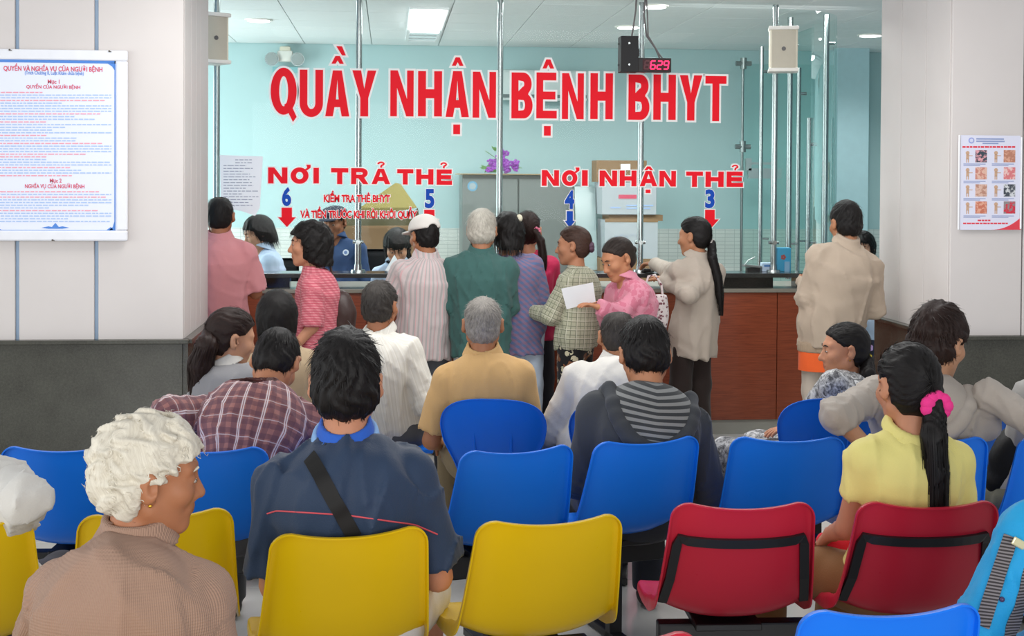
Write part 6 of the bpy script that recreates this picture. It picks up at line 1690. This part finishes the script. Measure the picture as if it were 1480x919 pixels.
# --- staff behind the glass
M_UNI = C('pale_blue_uniform', '#c3d6ee')
p = person('clerk in a pale blue uniform bending beside the taped notice', (372, 314), 9.85, pel=(378, 9.85), yaw=112, s=.92, hs=1.0, hr=(0, 22, 0), fem=True, face=True, skin='#c9977a', hair=hz(BLK, kind='bob', low=-.07, th=.016), shirt=dict(mat=M_UNI, sl=.8, collar=M_UNI), pants=dict(mat=C('navy_trousers9', '#2a3144')), seed=161)
M_GRD = C('navy_guard_shirt', '#33496e')
p = person('guard in a dark blue shirt and peaked cap behind the counter', (483, 299), 10.5, pel=(496, 10.5), yaw=158, s=.96, hs=1.04, hr=(0, 12, 0), sw=1.2, g=1.1, face=True, armL='down', armR='down', skin='#8f5f45', hair=hz(BLK, th=.01), shirt=dict(mat=M_GRD, sleeve='long', collar=M_GRD, sr=.018), pants=dict(mat=C('navy_trousers10', '#232a3a')), seed=166)
H_, k_, hc_ = p['H'], p['k'], p['hc']
def gcap(P):
    d = smax(ell(P, V3(0, -.005, .07), (.098, .112, .05)), .04-P[:, 2], .01); return smin(d, smax(ell(P, V3(0, .105, .045), (.07, .055, .010)), .06-P[:, 1], .006), .006)
V, Fc = sdf_mesh(gcap, V3(-.12, -.14, .02), V3(.12, .18, .14), .0065); link('peaked_cap', np_mesh('peaked_cap', (V*k_) @ H_.T+hc_, Fc, {'cuv': V}), C('navy_cap', '#252c3c'), p['root'])
h, n = project(p, p['shirt'], 500, 365, .004)
if h is not None:
    q = Vector(n); m = MB(); m.cyl(h-q*.003, h+q*.003, .024, n=20); o = m.build('round_badge', plain('badge_white', '#d5dbe6', .5), p['shirt']); MB().cyl(h, h+q*.005, .013, n=16).build('badge_centre', plain('badge_blue', '#6f86b4', .5), o)
p = person('clerk with black bangs in a white-blue uniform reading behind the counter', (574, 334), 9.75, pel=(574, 9.85), yaw=172, s=.9, hs=1.04, hr=(6, 30, 0), fem=True, face=True, skin='#c9977a', hair=hz(BLK, kind='long', low=-.17, th=.014, bangs=True), shirt=dict(mat=M_UNI, sl=.8, collar=M_UNI), pants=dict(mat=C('navy_trousers11', '#2a3144')), seed=171)
p = person('clerk with short dark hair behind the counter by the right wall', (1246, 335), 9.75, pel=(1246, 9.75), yaw=150, s=.92, hs=1.0, hr=(0, 10, 0), fem=True, face=True, skin='#c9977a', hair=hz(BLK, kind='bob', low=-.10), shirt=dict(mat=M_UNI, sl=.8), pants=dict(mat=C('navy_trousers12', '#2a3144')), seed=176)

# ------------------------------------------------------------------ carried things and small things
def paper(label, corners, mat, name='paper_sheet', th=.0012):
    o = sheet(name, corners, mat, None, th); tag(o, label, 'paper'); return o
paper('sheet of white paper held by the older woman in rose', [at_Y(811, 417, 7.86), at_Y(857, 408, 7.84), at_Y(861, 436, 7.86), at_Y(819, 447, 7.88)], M_PAPER)
paper('folded white paper held up before the clerk with bangs', [at_Y(556, 392, 9.30), at_Y(570, 368, 9.36), at_Y(584, 392, 9.34), at_Y(572, 410, 9.28)], M_PAPER)
# floral tote beside the older woman
def bag(label, cat, name, fn, lo, hi, h, mat, base, handle=None, hm=None):
    V, Fc = sdf_mesh(fn, V3(*lo), V3(*hi), h); o = empty(name, label, cat, base)
    link('bag_body', np_mesh('bag_body', V, Fc, {'cuv': V}), mat, o)
    if handle: MB().tube(handle, .007, 8).build('handle', hm or mat, o, True)
    return o
qb = at_Y(946, 478, 8.05)
bag('maroon and white floral cloth bag hanging beside the rose blouse', 'bag', 'tote_bag', lambda P: smax(smax(ell(P, V3(0, 0, .12), (.085, .055, .20))+.004*wob(P, 60, 1), P[:, 2]-.22, .01), -P[:, 2], .02), (-.12, -.09, -.02), (.12, .09, .26), .01,
    C('maroon_floral_cloth', '#cfc5c3', 'floral', '#6b3a44', scale=.6), qb, [(-.05, 0, .2), (-.06, .0, .27), (-.04, .0, .33), (.0, 0, .34), (.04, 0, .28), (.05, 0, .2)])
qb = at_Y(494, 487, 7.85)
bag('dark brown leather handbag at the side of the walking woman', 'bag', 'handbag', lambda P: smax(ell(P, V3(0, 0, .11), (.085, .07, .16))+.004*wob(P, 50, 3), -P[:, 2]+.005, .02), (-.13, -.12, -.02), (.13, .12, .3), .01,
    plain('brown_leather', '#3a2723', .4, .5, bump=.2, bscale=90), qb, [(-.03, 0, .24), (-.05, .0, .32), (-.07, .02, .42), (-.08, .02, .5)])
qb = at_z(392, 925, 0.0); qb = at_Y(372, 900, 3.95); qb.z = 0
bag('shiny black plastic bag on the floor beside the yellow seats', 'bag', 'plastic_bag', lambda P: smax(ell(P, V3(0, 0, .17), (.10, .12, .24))+.014*wob(P, 45, 8)+.006*wob(P, 110, 9), -P[:, 2], .01), (-.15, -.17, -.01), (.15, .17, .45), .009,
    plain('black_plastic_film', '#101012', .18, .6), qb)
q = at_Y(1210, 787, 4.14)
V, Fc = sdf_mesh(lambda P: ell(P, V3(0, 0, 0), (.055, .05, .042))+.014*wob(P, 75, 4), V3(-.08, -.08, -.06), V3(.08, .08, .06), .006)
o = link('red_cloth', np_mesh('red_cloth', V, Fc, {'cuv': V}), C('scarlet_cloth', '#e0263c')); o.location = q; tag(o, 'bunched red cloth held on the lap of the woman in yellow', 'cloth')
o = empty('wallet', 'black wallet on the granite shelf by the ponytailed woman', 'wallet', (at_Y(937, 382, YC+.06).x, YC+.06, 1.1005))
MB().box((0, 0, .012), (.075, .05, .022), bev=.006).build('cover', plain('black_wallet_leather', '#1d1715', .5), o, True)
MB().box((.02, -.026, .012), (.014, .004, .012), bev=.001).build('snap_clasp', M_STEEL, o)

# teal purse on the knees of the woman with the hair clip, black backpack on the blue bench, dark chair backs in the office
qb = at_Y(1104, 632, 5.95)
bag('dark teal patterned purse beside the woman with the hair clip', 'bag', 'purse', lambda P: smax(ell(P, V3(0, 0, .0), (.10, .06, .04))+.003*wob(P, 90, 3), -.03-P[:, 2], .01), (-.13, -.09, -.06), (.13, .09, .07), .008,
    C('teal_pattern', '#20444c', 'floral', '#5f97a0', scale=.4), (qb.x, qb.y, .475))
qb = at_Y(1457, 720, 4.95)
bag('black backpack standing on the blue seat beside the youth', 'bag', 'backpack', lambda P: smax(ell(P, V3(0, 0, .16), (.11, .10, .20))+.006*wob(P, 50, 6), -P[:, 2], .02), (-.15, -.14, -.01), (.15, .14, .40), .011, plain('black_nylon', '#151517', .6, .3, bump=.2, bscale=60), (qb.x+.03, qb.y, .43))
def office_chair(label, px, Y, top):
    q = at_Y(px, top, Y); o = empty('office_chair', label, 'chair', (q.x, Y, 0), 0, 'black office chairs behind the counter'); z = q.z
    m = MB(); m.box((0, .0, z-.20), (.42, .07, .40), bev=.06, seg=3); m.build('backrest', plain('black_mesh_fabric', '#1d1e20', .8, .2), o, True)
    MB().box((0, -.24, .52), (.46, .46, .07), bev=.03).build('seat', plain('black_mesh_fabric', '#1d1e20', .8, .2), o, True)
    m = MB(); m.cyl((0, -.24, .06), (0, -.24, .5), .03, n=12); m.box((0, .02, (z-.3+.5)/2), (.05, .03, z-.8+.2)); m.box((0, -.11, .5), (.05, .28, .03)); m.build('column', M_BLACK, o)
    m = MB()
    for k in range(5): a_ = k*1.2566; m.box((math.cos(a_)*.15, -.24+math.sin(a_)*.15, .05), (.30, .04, .03), rot=a_)
    m.build('base', M_BLACK, o)
office_chair('black office chair behind the clerk with bangs', 556, 10.55, 360)
office_chair('black office chair beside the bending clerk in pale blue', 392, 10.45, 373)
